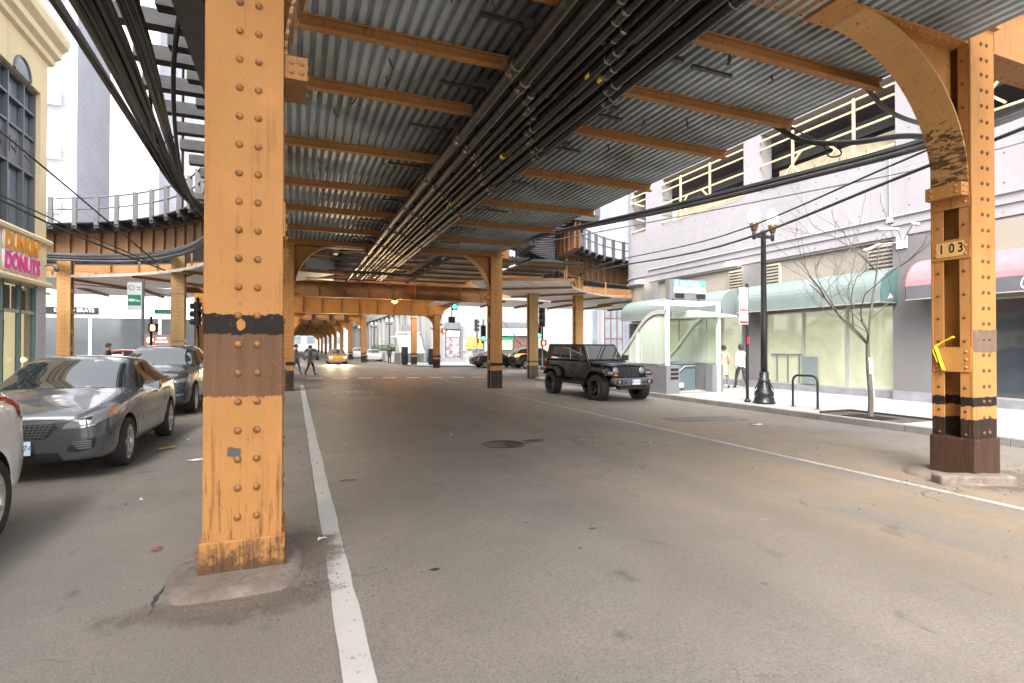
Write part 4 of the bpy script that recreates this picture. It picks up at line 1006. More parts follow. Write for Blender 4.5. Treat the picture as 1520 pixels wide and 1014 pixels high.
# ------------------------------------------------------------------ subway entrance
M['glass_green'] = thin_glass('entrance_glass', (.82, .93, .80), .20); M['granite'] = mat('granite', (.16, .165, .175), .45, var=.2, scale=30, dirt=(.15, .15, .17), dirt_amt=(.58, .62))
M['teal_wall'] = mat('teal_wall', (.10, .135, .15), .35, var=.08); M['beam_grey'] = mat('beam_grey', (.45, .47, .46), .4, .2, var=.1); M['cta_blue'] = mat('cta_blue', (.10, .42, .55), .4, var=.03); M['sign_grey'] = mat('sign_grey', (.14, .14, .15), .5, var=.15)
def entrance(loc, rz, label, full=True):
    t = thing('station_entrance', label, 'station entrance', loc, rz); Wd = 2.45; D = 3.7
    cur = [(-.05, 2.90), (.55, 2.92), (1.05, 2.78), (1.6, 2.4), (2.2, 1.85), (2.8, 1.38), (3.3, 1.12), (3.7, 1.03)]
    cp = smooth_path([(0, a, b) for a, b in cur], 5)
    for sx in (0, Wd):
        m = MB(); m.box(sx - .09, sx + .09, .35, D, 0, 1.0); m.box(sx - .1, sx + .1, .35, D + .02, 1.0, 1.04); m.build('side_wall', 'granite', t)
        m = MB(); n = len(cp)
        m.loft([[(sx, p.y, 1.045) for p in cp if 0 <= p.y], [(sx, p.y, max(1.05, p.z - .08)) for p in cp if 0 <= p.y]], sm=False); m.build('glass_side', 'glass_green', t, fixn=False)
        m = MB(); rows = [[(sx - .06, p.y, p.z - .09), (sx + .06, p.y, p.z - .09), (sx + .06, p.y, p.z + .07), (sx - .06, p.y, p.z + .07)] for p in cp]
        m.loft(rows, closed=True, sm=False); m.build('curved_beam', 'beam_grey', t)
        for y in (.75, 1.5, 2.2):
            zt = min(cp, key=lambda p: abs(p.y - y)).z
            m = MB(); m.box(sx - .015, sx + .015, y - .012, y + .012, 1.05, zt - .1); m.build('mullion', 'beam_grey', t)
    m = MB(); m.loft([[(.07, p.y, p.z) for p in cp], [(Wd - .07, p.y, p.z) for p in cp]], sm=True); m.build('glass_roof', 'glass_green', t, fixn=False)
    for x, y in ((.0, -.02), (Wd - .15, -.02), (.02, 1.75)):
        m = MB(); m.box(x - .06, x + .06, y - .06, y + .06, 0 if y < 1 else 1.04, 3.2 if y < 1 else 2.2); m.build('post', 'white_metal', t, bevel=.008)
    m = MB(); m.box(-.06, Wd - .09, -.08, .04, 3.205, 3.30); m.box(-.06, Wd - .09, .9, 1.0, 3.2, 3.28)
    for x in (0, .8, 1.6, Wd - .15): m.box(x - .03, x + .03, .045, .895, 3.21, 3.27)
    m.build('roof_frame', 'white_metal', t)
    m = MB(); m.prism([(1.0, 2.72), (3.0, 2.76), (3.0, 2.81), (1.0, 2.96)], frame((0, .95, 0), (1, 0, 0), (0, 0, 1)), 1.2); m.build('canopy', 'white_metal', t, bevel=.01)
    m = MB(); m.box(-.1, .48, -.1, .34, 0, 1.0); b = m.build('equipment_box', 'granite', t, bevel=.01)
    m = MB()
    for z in (.55, .70, .85): m.box(.08, .42, -.112, -.102, z - .045, z + .045)
    m.build('vent', 'iron', b)
    m = MB(); m.box(Wd - .42, Wd + .09, -.02, .34, 0, 1.0); m.build('pier', 'granite', t, bevel=.01)
    m = MB(); m.box(.5, Wd - .43, .9, 1.0, -.6, 1.0); m.box(.5, Wd - .43, .86, 1.04, 1.002, 1.08); m.build('stair_wall', 'teal_wall', t)
    m = MB()
    for k in range(5): m.box(.5, Wd - .43, .02 + .17 * k, .02 + .17 * (k + 1), -.9, .012 - .05 * k)
    m.build('stairs', 'granite', t)
    m = MB(); m.tube(smooth_path([(Wd - .5, .84, .93), (1.55, .84, .92), (1.45, .84, .9), (.55, .84, .25)], 4), .022, 8); m.build('handrail', 'beam_tan', t)
    m = MB(); m.box(.85, 1.45, .83, .89, .10, .34); l_ = m.build('light_box', 'sign_grey', t); m = MB(); m.box(.9, 1.4, .822, .829, .14, .29); m.build('light_panel', 'globe', l_)
    # sign on the roof
    m = MB(); m.box(.12, 1.72, -.02, .22, 3.36, 4.06); s_ = m.build('sign_box', 'sign_grey', t, bevel=.01)
    m = MB(); m.box(.30, 1.71, -.026, -.0205, 3.80, 4.05); m.build('blue_panel', 'cta_blue', s_)
    m = MB(); m.box(.30, 1.71, -.026, -.0205, 3.60, 3.797); m.build('white_panel', 'sign_w', s_)
    m = MB()
    for k in range(2): m.box(.34 + k * .95, .76 + k * .95, -.024, -.0205, 3.39, 3.56)
    m.build('louvre', 'iron', s_)
    text('lettering', 'Clark/Lake', .22, FY(1.03, -.0285, 3.925), 'sign_w', s_, .002, xs=.95, bold=.006)
    m = MB()
    for k in range(3): m.box(.35, .47, -.029, -.027, 3.845 + .06 * k, 3.885 + .06 * k)
    m.build('train_symbol', 'sign_w', s_)
    text('lettering', 'Brown Line Orange Line', .075, FY(1.03, -.0285, 3.74), 'sign_grey', s_, .001); text('lettering', 'to Blue Line', .06, FY(1.45, -.0285, 3.65), 'sign_grey', s_, .001)
    for x in (.35, 1.5):
        m = MB(); m.box(x - .03, x + .03, .06, .12, 3.30, 3.36); m.build('sign_leg', 'black_metal', t)
    return t
M['beam_tan'] = mat('beam_tan', (.42, .38, .26), .35, .3)
e0 = entrance((12.2, 15.6, -.045), 0, 'glass station entrance with curved green roof on the right pavement')
e1 = copy_tree(e0); e1.location = (12.6, 59.0, -.05); e1.rotation_euler = (0, 0, pi); e1['label'] = 'farther glass station entrance beyond the crossing with sloping white frame'
for k, (x, y, w_) in enumerate(((10.9, 66, 1.6), (10.9, 72, 1.6), (11.0, 79, 1.6))):
    t = thing('planter', 'pale square concrete planter on the far pavement, ' + ['nearest', 'middle', 'farthest'][k] + ' of three', 'planter', (x, y, -.05), 0, 'planters on the far pavement')
    m = MB(); m.box(-.9, .9, -.9, .9, 0, 1.1); m.build('box', 'sidewalk', t, bevel=.03)
    m = MB(); random.seed(k)
    for j in range(160):
        p = V((random.gauss(0, .4), random.gauss(0, .4), 1.1 + abs(random.gauss(0, .35)))); d = V((random.uniform(-1, 1), random.uniform(-1, 1), random.uniform(-.2, 1))).normalized() * .14; e = d.orthogonal() * .5
        m.add([p, p + d + e, p + d * 2, p + d - e], [(0, 1, 2, 3)])
    m.build('shrub', M['leaf'] if 'leaf' in M else mat('leaf', (.06, .08, .04), .7), t, fixn=False)
for k, (x, y, lab) in enumerate(((11.9, 49.6, 'tall dark news box beside the far yellow-footed column'), (12.6, 50.2, 'low grey news box beside the far yellow-footed column'), (9.6, 50.6, 'dark cabinet left of the far yellow-footed column'))):
    t = thing('news_box', lab, 'news box', (x, y, -.05))
    h = (1.5, 1.0, 1.7)[k]
    m = MB(); m.box(-.28, .28, -.25, .25, .1, h); m.box(-.22, .22, -.2, .2, 0, .1); b = m.build('case', ['black_metal', 'grey_metal', 'black_metal'][k], t, bevel=.03)
    m = MB(); m.box(-.22, .22, -.257, -.252, h * .55, h - .08); m.build('window', 'glass_dark', b)
# ================================================================== BUILDINGS
def shop_glass(name, c, rough=.05, lit=None):
    m, nt, b = _nt(name); co = coords(nt, (.5, .5, .5)); n = noise(nt, co, 1.4, 4, .55, 1.2)
    nt.links.new(mixc(nt, ramp(nt, n, .3, .7), mul(c, .75), mul(c, 1.15)), b.inputs['Base Color']); b.inputs['Roughness'].default_value = rough; b.inputs['Specular IOR Level'].default_value = .9
    if lit: b.inputs['Emission Color'].default_value = (*lit, 1); b.inputs['Emission Strength'].default_value = .1  # panes themselves glow, standing in for the lit shop behind
    return m
M['shop_glass'] = shop_glass('shop_glass', (.27, .28, .20), lit=(.55, .56, .38)); M['shop_glass2'] = shop_glass('shop_glass_grey', (.05, .06, .07)); M['win_glass'] = shop_glass('window_glass', (.16, .19, .22), .06)
M['glass_clear'] = thin_glass('clear_glass', (.94, .97, .95), .05, fres=.35, dark=.1)
M['alu'] = mat('aluminium', (.42, .41, .40), .4, .4, var=.1)
def cast_wall(name, c, px=2.4, pz=2.4, tie=True):
    m, nt, b = _nt(name); co = coords(nt)
    big = noise(nt, co, .25, 6, .6); fine = noise(nt, co, 5, 6, .7); st = noise(nt, coords(nt, (1.5, 1.5, .12)), 1.2, 6, .6)
    col = mixc(nt, ramp(nt, big, .3, .7), mul(c, .88), mul(c, 1.08)); col = mixc(nt, mth(nt, 'MULTIPLY', ramp(nt, fine, .5, .75), .2), col, mul(c, .65))
    col = mixc(nt, mth(nt, 'MULTIPLY', ramp(nt, st, .56, .75), .25), col, mul(c, .5))
    sep = node(nt, 'ShaderNodeSeparateXYZ'); nt.links.new(co, sep.inputs[0])
    def fr(i, p, o=0): return mth(nt, 'ABSOLUTE', mth(nt, 'SUBTRACT', mth(nt, 'FRACT', mth(nt, 'ADD', mth(nt, 'DIVIDE', sep.outputs[i], p), o)), .5))
    j = mth(nt, 'MAXIMUM', mth(nt, 'GREATER_THAN', fr(1, px), .5 - .006 / px), mth(nt, 'GREATER_THAN', fr(2, pz), .5 - .006 / pz))
    col = mixc(nt, mth(nt, 'MULTIPLY', j, .5), col, mul(c, .4))
    if tie:
        a = mth(nt, 'MULTIPLY', fr(1, .8), .8); d = mth(nt, 'MULTIPLY', fr(2, .8), .8)
        rr = mth(nt, 'ADD', mth(nt, 'MULTIPLY', a, a), mth(nt, 'MULTIPLY', d, d))
        col = mixc(nt, mth(nt, 'MULTIPLY', mth(nt, 'LESS_THAN', rr, .0008), .8), col, (.05, .05, .05))
    nt.links.new(col, b.inputs['Base Color']); b.inputs['Roughness'].default_value = .75; bump(nt, b, fine, .12, .01); return m
M['cast_wall'] = cast_wall('cast_wall', (.262, .247, .262)); M['cream_band'] = cast_wall('cream_band', (.24, .215, .18), 3, 9, False)
M['pier_stone'] = cast_wall('pier_stone', (.14, .132, .135), 9, 1.9, False); M['base_stone'] = mat('base_stone', (.20, .20, .22), .5, var=.2)
M['awning_teal'] = mat('awning_teal', (.145, .18, .172), .6, var=.08, scale=2); M['awning_dark'] = mat('awning_teal_end', (.06, .12, .12), .6, var=.1); M['awning_pink'] = mat('awning_pink', (.42, .15, .17), .6, var=.1); M['awning_grey'] = mat('awning_grey', (.09, .09, .10), .6, var=.1)
M['louvre'] = mat('louvre', (.34, .31, .24), .5, var=.08); M['void'] = mat('void', (.03, .028, .027), .9); M['yellow_lit_rail'] = mat('yellow_lit_rail', (.60, .48, .25), .45, var=.08); M['beige_board'] = mat('beige_board', (.42, .35, .24), .7, var=.15)  # rail colour has the yellow garage light painted in

# ---- right-hand building (facade x = 17.6)
XF = 17.6
B = thing('corner_building', 'white concrete building with parking levels above teal awnings at right', 'building', (XF, 0, 0))
fp = [(0, -14), (14, -14), (14, 27), (1.6, 27)] + [(1.6 - 1.6 * sin(a * pi / 16), 25.4 + 1.6 * cos(a * pi / 16)) for a in range(1, 9)]
def band(z0, z1, name, mt_, off=0):
    poly = [(x - off if x < 1.6 else x, y + (off if y > 25 else 0)) for x, y in fp]
    m = MB(); m.prism(poly, Matrix.Translation((0, 0, z0)), z1 - z0); return m.build(name, mt_, B)
band(5.0, 7.9, 'wall', 'cast_wall'); band(10.25, 17, 'wall', 'cast_wall')
band(5.08, 5.2, 'ledge', 'cast_wall', .07); band(5.42, 5.5, 'ledge', 'cast_wall', .05)
band(2.95, 4.995, 'fascia', 'cream_band', -.12)
for y0, y1 in ((22.8, 24.25), (16.5, 17.4), (10.6, 11.2), (3.5, 4.6), (-3, -1.8)):
    m = MB(); m.box(0, .6, y0, y1, 7.902, 10.248); m.build('pillar', 'cast_wall', B)
m = MB(); m.prism([(x, y) for x, y in fp if y > 25.2 and x < 3] + [(1.2, 25.5)], Matrix.Translation((0, 0, 7.902)), 2.346); m.build('pillar', 'cast_wall', B)
m = MB(); m.box(6, 6.2, -14, 26.9, 7.9, 10.25); m.build('inner_wall', 'beige_board', B)
m = MB(); m.box(.9, 1.0, -14, 24, 9.0, 9.55); m.build('inner_beam', 'void', B)
m = MB(); m.box(.8, .86, 11.3, 16.3, 8.1, 8.8); m.box(.8, .86, 17.6, 22.6, 8.1, 8.7); m.build('board', 'beige_board', B)
for y0, y1, ys_ in ((11.2, 16.5, (12.5, 14.9)), (17.4, 22.8, (19.3, 21.3)), (4.6, 10.6, (6.5, 8.7)), (24.25, 25.5, ())):
    m = MB()
    for z in (8.02, 8.95, 9.6, 9.95): m.bar((-.04, y0, z), (-.04, y1, z), .06, .06)
    for y in ys_: m.bar((-.09, y, 7.95), (-.09, y, 10.0), .07, .07)
    yc = (y0 + y1) / 2 + .2
    for a, b in (((yc - .5, 8.1), (yc - .9, 8.5)), ((yc - .9, 8.5), (yc - .5, 8.9)), ((yc + .5, 8.1), (yc + .9, 8.5)), ((yc + .9, 8.5), (yc + .5, 8.9)), ((yc - .9, 8.5), (yc - 1.3, 8.1)), ((yc + .9, 8.5), (yc + 1.3, 8.1))):
        if y1 - y0 > 3: m.bar((-.1, a[0], a[1]), (-.1, b[0], b[1]), .06, .06)
    if y1 - y0 < 2:
        for z in (8.4, 9.2): m.bar((-.1, y0, z), (-.1, y1, z + .5), .05, .05)
    m.build('garage_railing', 'yellow_lit_rail', B)
# ground floor: piers, base wall, panes, mullions
for y0, y1 in ((9.95, 11.2), (16.35, 17.35), (23.2, 24.2)):
    m = MB(); m.box(-.18, .5, y0, y1, -.2, 4.99); m.build('pier', 'pier_stone', B); m = MB(); m.box(-.20, .4, y0 - .01, y1 + .01, -.2, .25); m.build('plinth', 'base_stone', B)
for ya, yb, nb, g in ((11.2, 16.35, 3, 'shop_glass'), (17.35, 23.2, 4, 'shop_glass'), (2.0, 9.95, 4, 'shop_glass2'), (-8, 2.0, 4, 'shop_glass2'), (24.2, 26, 1, 'shop_glass2')):
    m = MB(); m.box(.05, .4, ya, yb, -.2, .19); m.build('base_wall', 'base_stone', B)
    for k in range(nb):
        a = ya + (yb - ya) * k / nb; b = ya + (yb - ya) * (k + 1) / nb
        w_ = MB(); w_.box(.16, .18, a + .05, b - .05, .24, 2.945); wn = w_.build('window', g, B)
        f = MB()
        f.box(.10, .24, a, a + .05, .19, 2.95); f.box(.10, .24, b - .05, b, .19, 2.95); f.box(.10, .24, a + .05, b - .05, .19, .24); f.box(.10, .24, a + .05, b - .05, 2.9, 2.95); f.build('frame', 'alu', wn)
m = MB(); m.box(.02, .05, 14.0, 14.65, .25, 1.25); m.build('display_board', 'awning_teal', B)
m = MB(); m.box(.08, .10, 14.7, 16.1, 1.28, 1.34)
for y in (14.8, 15.3, 15.8): m.box(.08, .10, y, y + .05, .25, 1.278)
m.build('counter', 'teal_wall', B)
m = MB(); m.prism([(x + .25 if x < 1.7 else x, y - .25 if y > 26 else y) for x, y in fp if y > 25.2 and x < 3] + [(1.4, 25.6), (.4, 25.6)], Matrix.Translation((0, 0, -.2)), 3.14); m.build('corner_wall', 'cast_wall', B)
# door pillar seen right of the numbered column
m = MB(); m.box(-.05, .3, 7.25, 7.75, -.2, 2.95); m.build('door_post', 'pier_stone', B)
m = MB(); m.box(-.12, -.02, 2.0, 9.95, 2.95, 5.0); m.build('fascia', 'cream_band', B)
for y0, y1 in ((11.25, 12.1), (15.6, 16.3), (17.45, 18.25), (23.4, 24.1)):
    m = MB(); m.box(-.02, .115, y0, y1, 4.08, 4.9); v_ = m.build('vent', 'louvre', B)
    m = MB()
    for k in range(6): m.box(-.03, -.022, y0 + .04, y1 - .04, 4.14 + k * .125, 4.20 + k * .125)
    m.build('slot', 'void', v_)
def awning(y0, y1, zb, zt, out, mt_, end, val):
    prof = [(-out, zb), (-out, zb + .38)] + [(-out * cos(a * pi / 16), zb + .38 + (zt - zb - .38) * sin(a * pi / 16)) for a in range(1, 9)]
    prof = [(x + .0, z) for x, z in prof]
    m = MB(); m.loft([[(x, y0, z) for x, z in prof[1:]], [(x, y1, z) for x, z in prof[1:]]], sm=False)
    m.loft([[(x + .02, y1, z - .01) for x, z in prof[1:]], [(x + .02, y0, z - .01) for x, z in prof[1:]]], sm=False); a_ = m.build('awning', mt_, B, fixn=False)
    m = MB(); m.box(-out, -out + .015, y0, y1, zb, zb + .378); m.build('valance', val, a_)
    for y in (y0, y1):
        m = MB(); m.prism(prof + [(0, zb)], frame((0, y + (.004 if y == y1 else .016), 0), (1, 0, 0), (0, 0, 1)), .02); m.build('awning_end', end, a_)
    m = MB(); m.box(-out - .012, -out + .02, y0, y1, zb - .03, zb - .002); m.box(-out, 0, y0, y0 + .03, zb - .03, zb - .003); m.build('awning_frame', 'alu', a_); return a_
awning(11.05, 16.9, 3.0, 4.1, .95, 'awning_teal', 'awning_dark', 'awning_teal')
awning(17.7, 25.2, 3.0, 4.1, .95, 'awning_teal', 'awning_teal', 'awning_teal')
ap = awning(1.5, 10.35, 3.0, 4.2, .95, 'awning_pink', 'awning_pink', 'awning_grey')
text('lettering', 'Ciminna', .52, FX(-.962, 7.15, 3.2), 'sign_w', ap, .003, shear=.45, xs=.62, bold=-.004)
m = MB(); m.prism([(-.12, .0), (.0, .16), (.12, 0), (.05, 0), (0, .07), (-.05, 0)], frame((-.55, 11.03, 3.1), (1, 0, 0), (0, 0, 1)), .005); m.build('emblem', 'sign_w', B)
# wall floodlights, conduits and camera
def flood(y, z, label):
    t = thing('flood_light', label, 'lamp', (XF - .1, y, z)); m = MB(); m.bar((.1, 0, 0), (-.35, 0, .12), .05, .05); m.build('arm', 'white_metal', t)
    m = MB(); m.box(-.6, -.25, -.2, .2, .06, .16); h = m.build('housing', 'white_metal', t, bevel=.02); m = MB(); m.box(-.62, -.28, -.18, .18, .02, .058); m.build('lens', 'flood', h)
flood(17.55, 5.05, 'lit white floodlight on the wall above the louvres behind the lamp post'); flood(24.0, 5.0, 'lit white floodlight on the wall above the station entrance sign')
t = thing('security_camera', 'white security cameras on brackets above the stone pier at right', 'camera', (XF - .18, 10.9, 4.75))
m = MB(); m.box(-.06, 0, -.15, .15, -.1, .3); m.build('bracket', 'white_metal', t)
for k, (p, q) in enumerate((((-.3, .5, .1), (-.62, .75, -.1)), ((-.35, -.1, .45), (-.7, .3, .5)), ((-.3, -.5, .55), (-.5, -.75, .42)))):
    m = MB(); m.tube([(0, 0, .1), p], .025, 6); m.tube([p, q], .055, 10); m.lathe([(.07, 0), (.04, .08)], 10, 0, Matrix.Translation(q)); m.build('camera_body', 'alu', t)
t = thing('wall_conduit', 'white conduit running down and along the white wall at right', 'conduit', (XF - .04, 0, 0))
m = MB(); m.tube([(0, 11.35, 7.9), (0, 11.35, 5.62)], .035, 8); m.tube([(0, 4, 5.72), (0, 24, 5.72)], .03, 8); m.box(-.05, .03, 11.25, 11.45, 5.55, 5.75); m.build('pipe', 'alu', t)
M['int_wall'] = emit('int_wall', (.9, .72, .42), .2)  # whole inside wall glows, standing in for the shop's lights

# ---- left corner building (facade x = -7.6)
M['cream_stucco'] = cast_wall('cream_stucco', (.78, .62, .36), 1.6, 1.2, False); M['cream_trim'] = mat('cream_trim', (.80, .66, .42), .6, var=.08); M['grey_stone'] = cast_wall('grey_stone', (.45, .45, .47), 9, .9, False)
M['grey_frame'] = mat('grey_frame', (.13, .135, .15), .45, var=.1); M['teal_frame'] = mat('teal_frame', (.12, .19, .20), .4, var=.1); M['let_orange'] = mat('let_orange', (.85, .32, .01), .4, var=.03); M['let_pink'] = mat('let_pink', (.80, .06, .30), .4, var=.03)
L = thing('corner_building', 'cream corner building with arched windows over a doughnut shop at left', 'building', (-7.6, 0, 0))
def facade_with_windows(y0, y1, z0, z1, openings, th=.35):
    """wall along y at x in [-th,0] with rectangular openings (ya,yb,za,zb)"""
    m = MB(); yc = sorted({y0, y1} | {o[0] for o in openings} | {o[1] for o in openings}); zc = sorted({z0, z1} | {o[2] for o in openings} | {o[3] for o in openings})
    for a, b in zip(yc[:-1], yc[1:]):
        run = None
        for c, d in zip(zc[:-1], zc[1:]):
            solid = not any(o[0] <= a and b <= o[1] and o[2] <= c and d <= o[3] for o in openings)
            if solid: run = (run[0], d) if run else (c, d)
            if (not solid or d == zc[-1]) and run: m.box(-th, 0, a, b, run[0], run[1]); run = None
    return m
bays = [19.1 - 4.4 * k for k in range(8)]
ops = []
for y in bays: ops += [(y, y + 2.6, 5.12, 9.75)]
facade_with_windows(-14, 22.2, 5.05, 11.0, ops).build('wall', 'cream_stucco', L)
for y in bays:
    # arch head above the tripartite window
    n = 14; yc, zc_, rr = y + 1.3, 9.75, .52
    arc = [(yc - rr * cos(pi * i / n), zc_ + rr * sin(pi * i / n)) for i in range(n + 1)]
    w_ = MB(); w_.box(-.3, -.28, y + .04, y + 2.56, 5.15, 9.74)
    wn = w_.build('window', 'win_glass', L)
    q = MB(); q.prism([(a, b) for a, b in arc], frame((.006, 0, 0), (0, 1, 0), (0, 0, 1)), .012); q.build('arched_pane', 'win_glass', wn)
    f = MB(); f.tube([(.02, a, b) for a, b in arc], .045, 6); f.build('arch_frame', 'grey_frame', wn)
    f = MB()
    for yy in (y, y + .78, y + 1.76, y + 2.54): f.box(-.27, -.12, yy, yy + .06, 5.12, 9.74)
    for z in (5.12, 7.0, 8.15, 8.95, 9.66): f.box(-.26, -.13, y + .06, y + 2.54, z, z + .07)
    f.build('frame', 'grey_frame', wn)
    f = MB(); f.box(-.275, -.2, y + .06, y + 2.54, 7.07, 8.15); 
    for k in range(3):
        yy = y + .42 + k * .87
        f.bar((-.19, yy - .2, 7.4), (-.19, yy - .2, 7.85), .04, .03); f.bar((-.19, yy + .2, 7.4), (-.19, yy + .2, 7.85), .04, .03); f.bar((-.19, yy - .2, 7.6), (-.19, yy + .2, 7.5), .04, .03)
    f.build('spandrel_panel', 'grey_frame', wn)
cp_ = [(0, 10.95), (.12, 11.0), (.15, 11.15), (.3, 11.25), (.32, 11.45), (.5, 11.6), (.55, 11.8), (.55, 11.95), (-.3, 12.0), (-.3, 10.95)]
m = MB(); m.prism([(a, b) for a, b in cp_], frame((0, -14, 0), (1, 0, 0), (0, 0, 1)), -36.4); m.build('cornice', 'cream_trim', L)
m = MB(); m.box(-12, -.352, -14, 22.15, .13, 11.8); m.build('core', 'cream_stucco', L)
m = MB(); m.box(-.34, .02, -14, 22.2, 3.66, 5.0); m.build('sign_band', 'cream_trim', L)
for z in (3.6, 5.0):
    m = MB(); m.prism([(0, 0), (.14, .02), (.17, .1), (.12, .17), (0, .18)], frame((0, -14, z - .06), (1, 0, 0), (0, 0, 1)), -36.3); m.build('moulding', 'cream_trim', L)
m = MB(); m.box(-.34, .01, 21.55, 22.21, .13, 3.55); m.box(-6, -.34, 22.152, 22.21, .13, 3.55); m.build('corner_pier', 'grey_stone', L)
m = MB(); m.box(-.345, -.30, -14, 21.5, .14, 3.5); m.build('shop_interior', 'int_wall', L)
for k, (a, b) in enumerate([(20.55, 21.5), (19.5, 20.5), (18.4, 19.45), (16.4, 18.35), (14, 16.3), (11, 13.9)]):
    w_ = MB(); w_.box(-.12, -.10, a, b, .45, 3.5); wn = w_.build('window', 'glass_clear', L)
    f = MB(); f.box(-.14, -.02, a - .06, a, .4, 3.55); f.box(-.14, -.02, b, b + .06, .4, 3.55); f.box(-.13, -.03, a, b, 2.62, 2.72); f.box(-.13, -.03, a, b, 3.46, 3.55); f.box(-.13, -.03, a, b, .35, .45); f.build('frame', 'teal_frame', wn)
m = MB(); m.box(-.1, 0, 10.9, 21.56, .13, .35); m.build('base_wall', 'grey_stone', L)
for k, (a, b) in enumerate([(20.55, 21.5), (19.5, 20.5)]):
    m = MB(); m.box(-.28, -.25, a + .05, b - .05, 2.75, 3.44); m.build('blind', 'grey_frame', L)
m = MB(); m.box(-.29, -.26, 19.75, 20.15, 1.85, 2.4); p_ = m.build('inside_notice', 'beige_board', L); text('lettering', 'EXIT', .16, FXp(-.255, 19.95, 2.15), 'sign_red', p_, .002)
M['let_white'] = mat('let_white', (.85, .85, .85), .4, var=.02)
for body, z, mt_ in (("DUNKIN'", 4.62, 'let_orange'), ('DONUTS', 4.05, 'let_pink')):
    text('lettering', body, .66, FXp(.06, 20.35, z), 'let_white', L, .03, xs=.82, bold=.055); text('lettering', body, .66, FXp(.10, 20.35, z), mt_, L, .012, xs=.82, bold=.022)
t = thing('security_camera', 'small grey dome camera on the corner of the doughnut shop', 'camera', (-7.56, 22.0, 4.25))
m = MB(); m.tube([(0, 0, 0), (.15, .05, .05), (.25, .1, -.02)], .025, 6); m.build('arm', 'grey_metal', t); m = MB(); m.ball((.27, .12, -.08), .09, 10, 6); m.build('dome', 'grey_metal', t)

# ---- background buildings
def tower(name, label, x0, x1, y0, y1, z1, mt_, z0=0, cat='building'):
    t = thing(name, label, cat, ((x0 + x1) / 2, (y0 + y1) / 2, z0)); a, b = (x1 - x0) / 2, (y1 - y0) / 2
    m = MB(); m.box(-a, a, -b, b, 0, z1); m.build('wall', mt_, t); return t, a, b
def siding(name, c, p, lw=.08, dark=.4):
    m, nt, b = _nt(name); co = coords(nt); sep = node(nt, 'ShaderNodeSeparateXYZ'); nt.links.new(co, sep.inputs[0])
    f = mth(nt, 'FRACT', mth(nt, 'DIVIDE', sep.outputs[2], p)); n = noise(nt, co, .4, 5)
    col = mixc(nt, ramp(nt, n, .3, .7), mul(c, .9), mul(c, 1.08)); col = mixc(nt, mth(nt, 'MULTIPLY', mth(nt, 'LESS_THAN', f, lw), dark), col, mul(c, .4))
    nt.links.new(col, b.inputs['Base Color']); b.inputs['Roughness'].default_value = .6; return m
M['siding_grey'] = siding('siding_grey', (.36, .355, .40), .75); M['siding_white'] = siding('siding_white', (.72, .72, .73), 2.1, .03, .25); M['siding_lilac'] = siding('siding_lilac', (.28, .28, .33), .5); M['pale_stone'] = cast_wall('pale_stone', (.24, .24, .25), 1.5, .9, False); M['white_stone'] = cast_wall('white_stone', (.30, .295, .29), 1.8, 1.1, False)
t, a, b = tower('grey_tower', 'grey clad tower with white balconies behind the cream corner building', -32, -19.6, 64, 74, 62, 'siding_grey')
for k in range(12):
    m = MB(); m.box(2.8, 5.0, -b - 1.0, -b - .01, 4 + k * 5.2, 5.4 + k * 5.2); m.build('balcony', 'white_metal', t)
    m = MB(); m.box(2.2, 2.9, -b - .02, -b + .1, 4.6 + k * 5.2, 7.9 + k * 5.2); m.build('window', 'win_glass', t)
t, a, b = tower('white_tower', 'broad bright white panelled tower high behind the left tracks', -26, -12.5, 92, 104, 75, 'siding_white')
t, a, b = tower('lilac_tower', 'narrow lilac-grey ribbed tower beside the white tower', -15.2, -12.9, 76, 84, 62, 'siding_lilac')
t, a, b = tower('stone_tower', 'pale tower with rows of windows glimpsed between the black ties', -12.6, -6, 76, 91, 48, 'white_stone')
for r in range(13):
    for c in range(3):
        m = MB(); m.box(-2.6 + c * 2, -1.4 + c * 2, -b - .02, -b + .1, 6 + r * 3.2, 8 + r * 3.2); m.build('window', 'win_glass', t)
# shop building facing the crossing at left
t, a, b = tower('shop_building', 'white fronted shop building with grey glass across the crossing at left', -70, -5.2, 50.5, 62, 11, 'siding_white', .1)
for k in range(14):
    x = -a + 1 + k * 4.55
    m = MB(); m.box(x, x + 4.3, -b - .03, -b + .1, .35, 3.75); wn = m.build('window', 'shop_glass2', t)
    m = MB(); m.box(x - .12, x - .01, -b - .09, -b, .1, 3.9); m.box(x, x + 4.3, -b - .08, -b - .032, 3.75, 3.88); m.build('frame', 'white_metal', wn)
m = MB(); m.box(18.6, 23.6, -b - .12, -b - .04, 4.05, 4.55); s_ = m.build('sign_board', 'black_metal', t); text('lettering', 'DOGS • BRATS', .38, FY(22.1, -b - .123, 4.3), 'sign_w', s_, .003, bold=.008)
M['sign_brown'] = mat('sign_brown', (.12, .05, .04), .5, var=.1)
m = MB(); m.box(26.6, 28.4, -b - .12, -b - .05, 1.6, 2.5); s_ = m.build('sign_board', 'sign_brown', t)
m = MB(); m.lathe([(.0001, .003), (.25, .003), (.25, 0)], 20, 0, FY(27.0, -b - .1215, 2.05)); m.build('round_logo', 'sign_w', s_); m = MB(); m.box(27.35, 28.2, -b - .125, -b - .121, 1.85, 2.0); m.box(27.45, 28.1, -b - .125, -b - .121, 2.15, 2.25); m.build('lettering_bar', 'sign_w', s_)
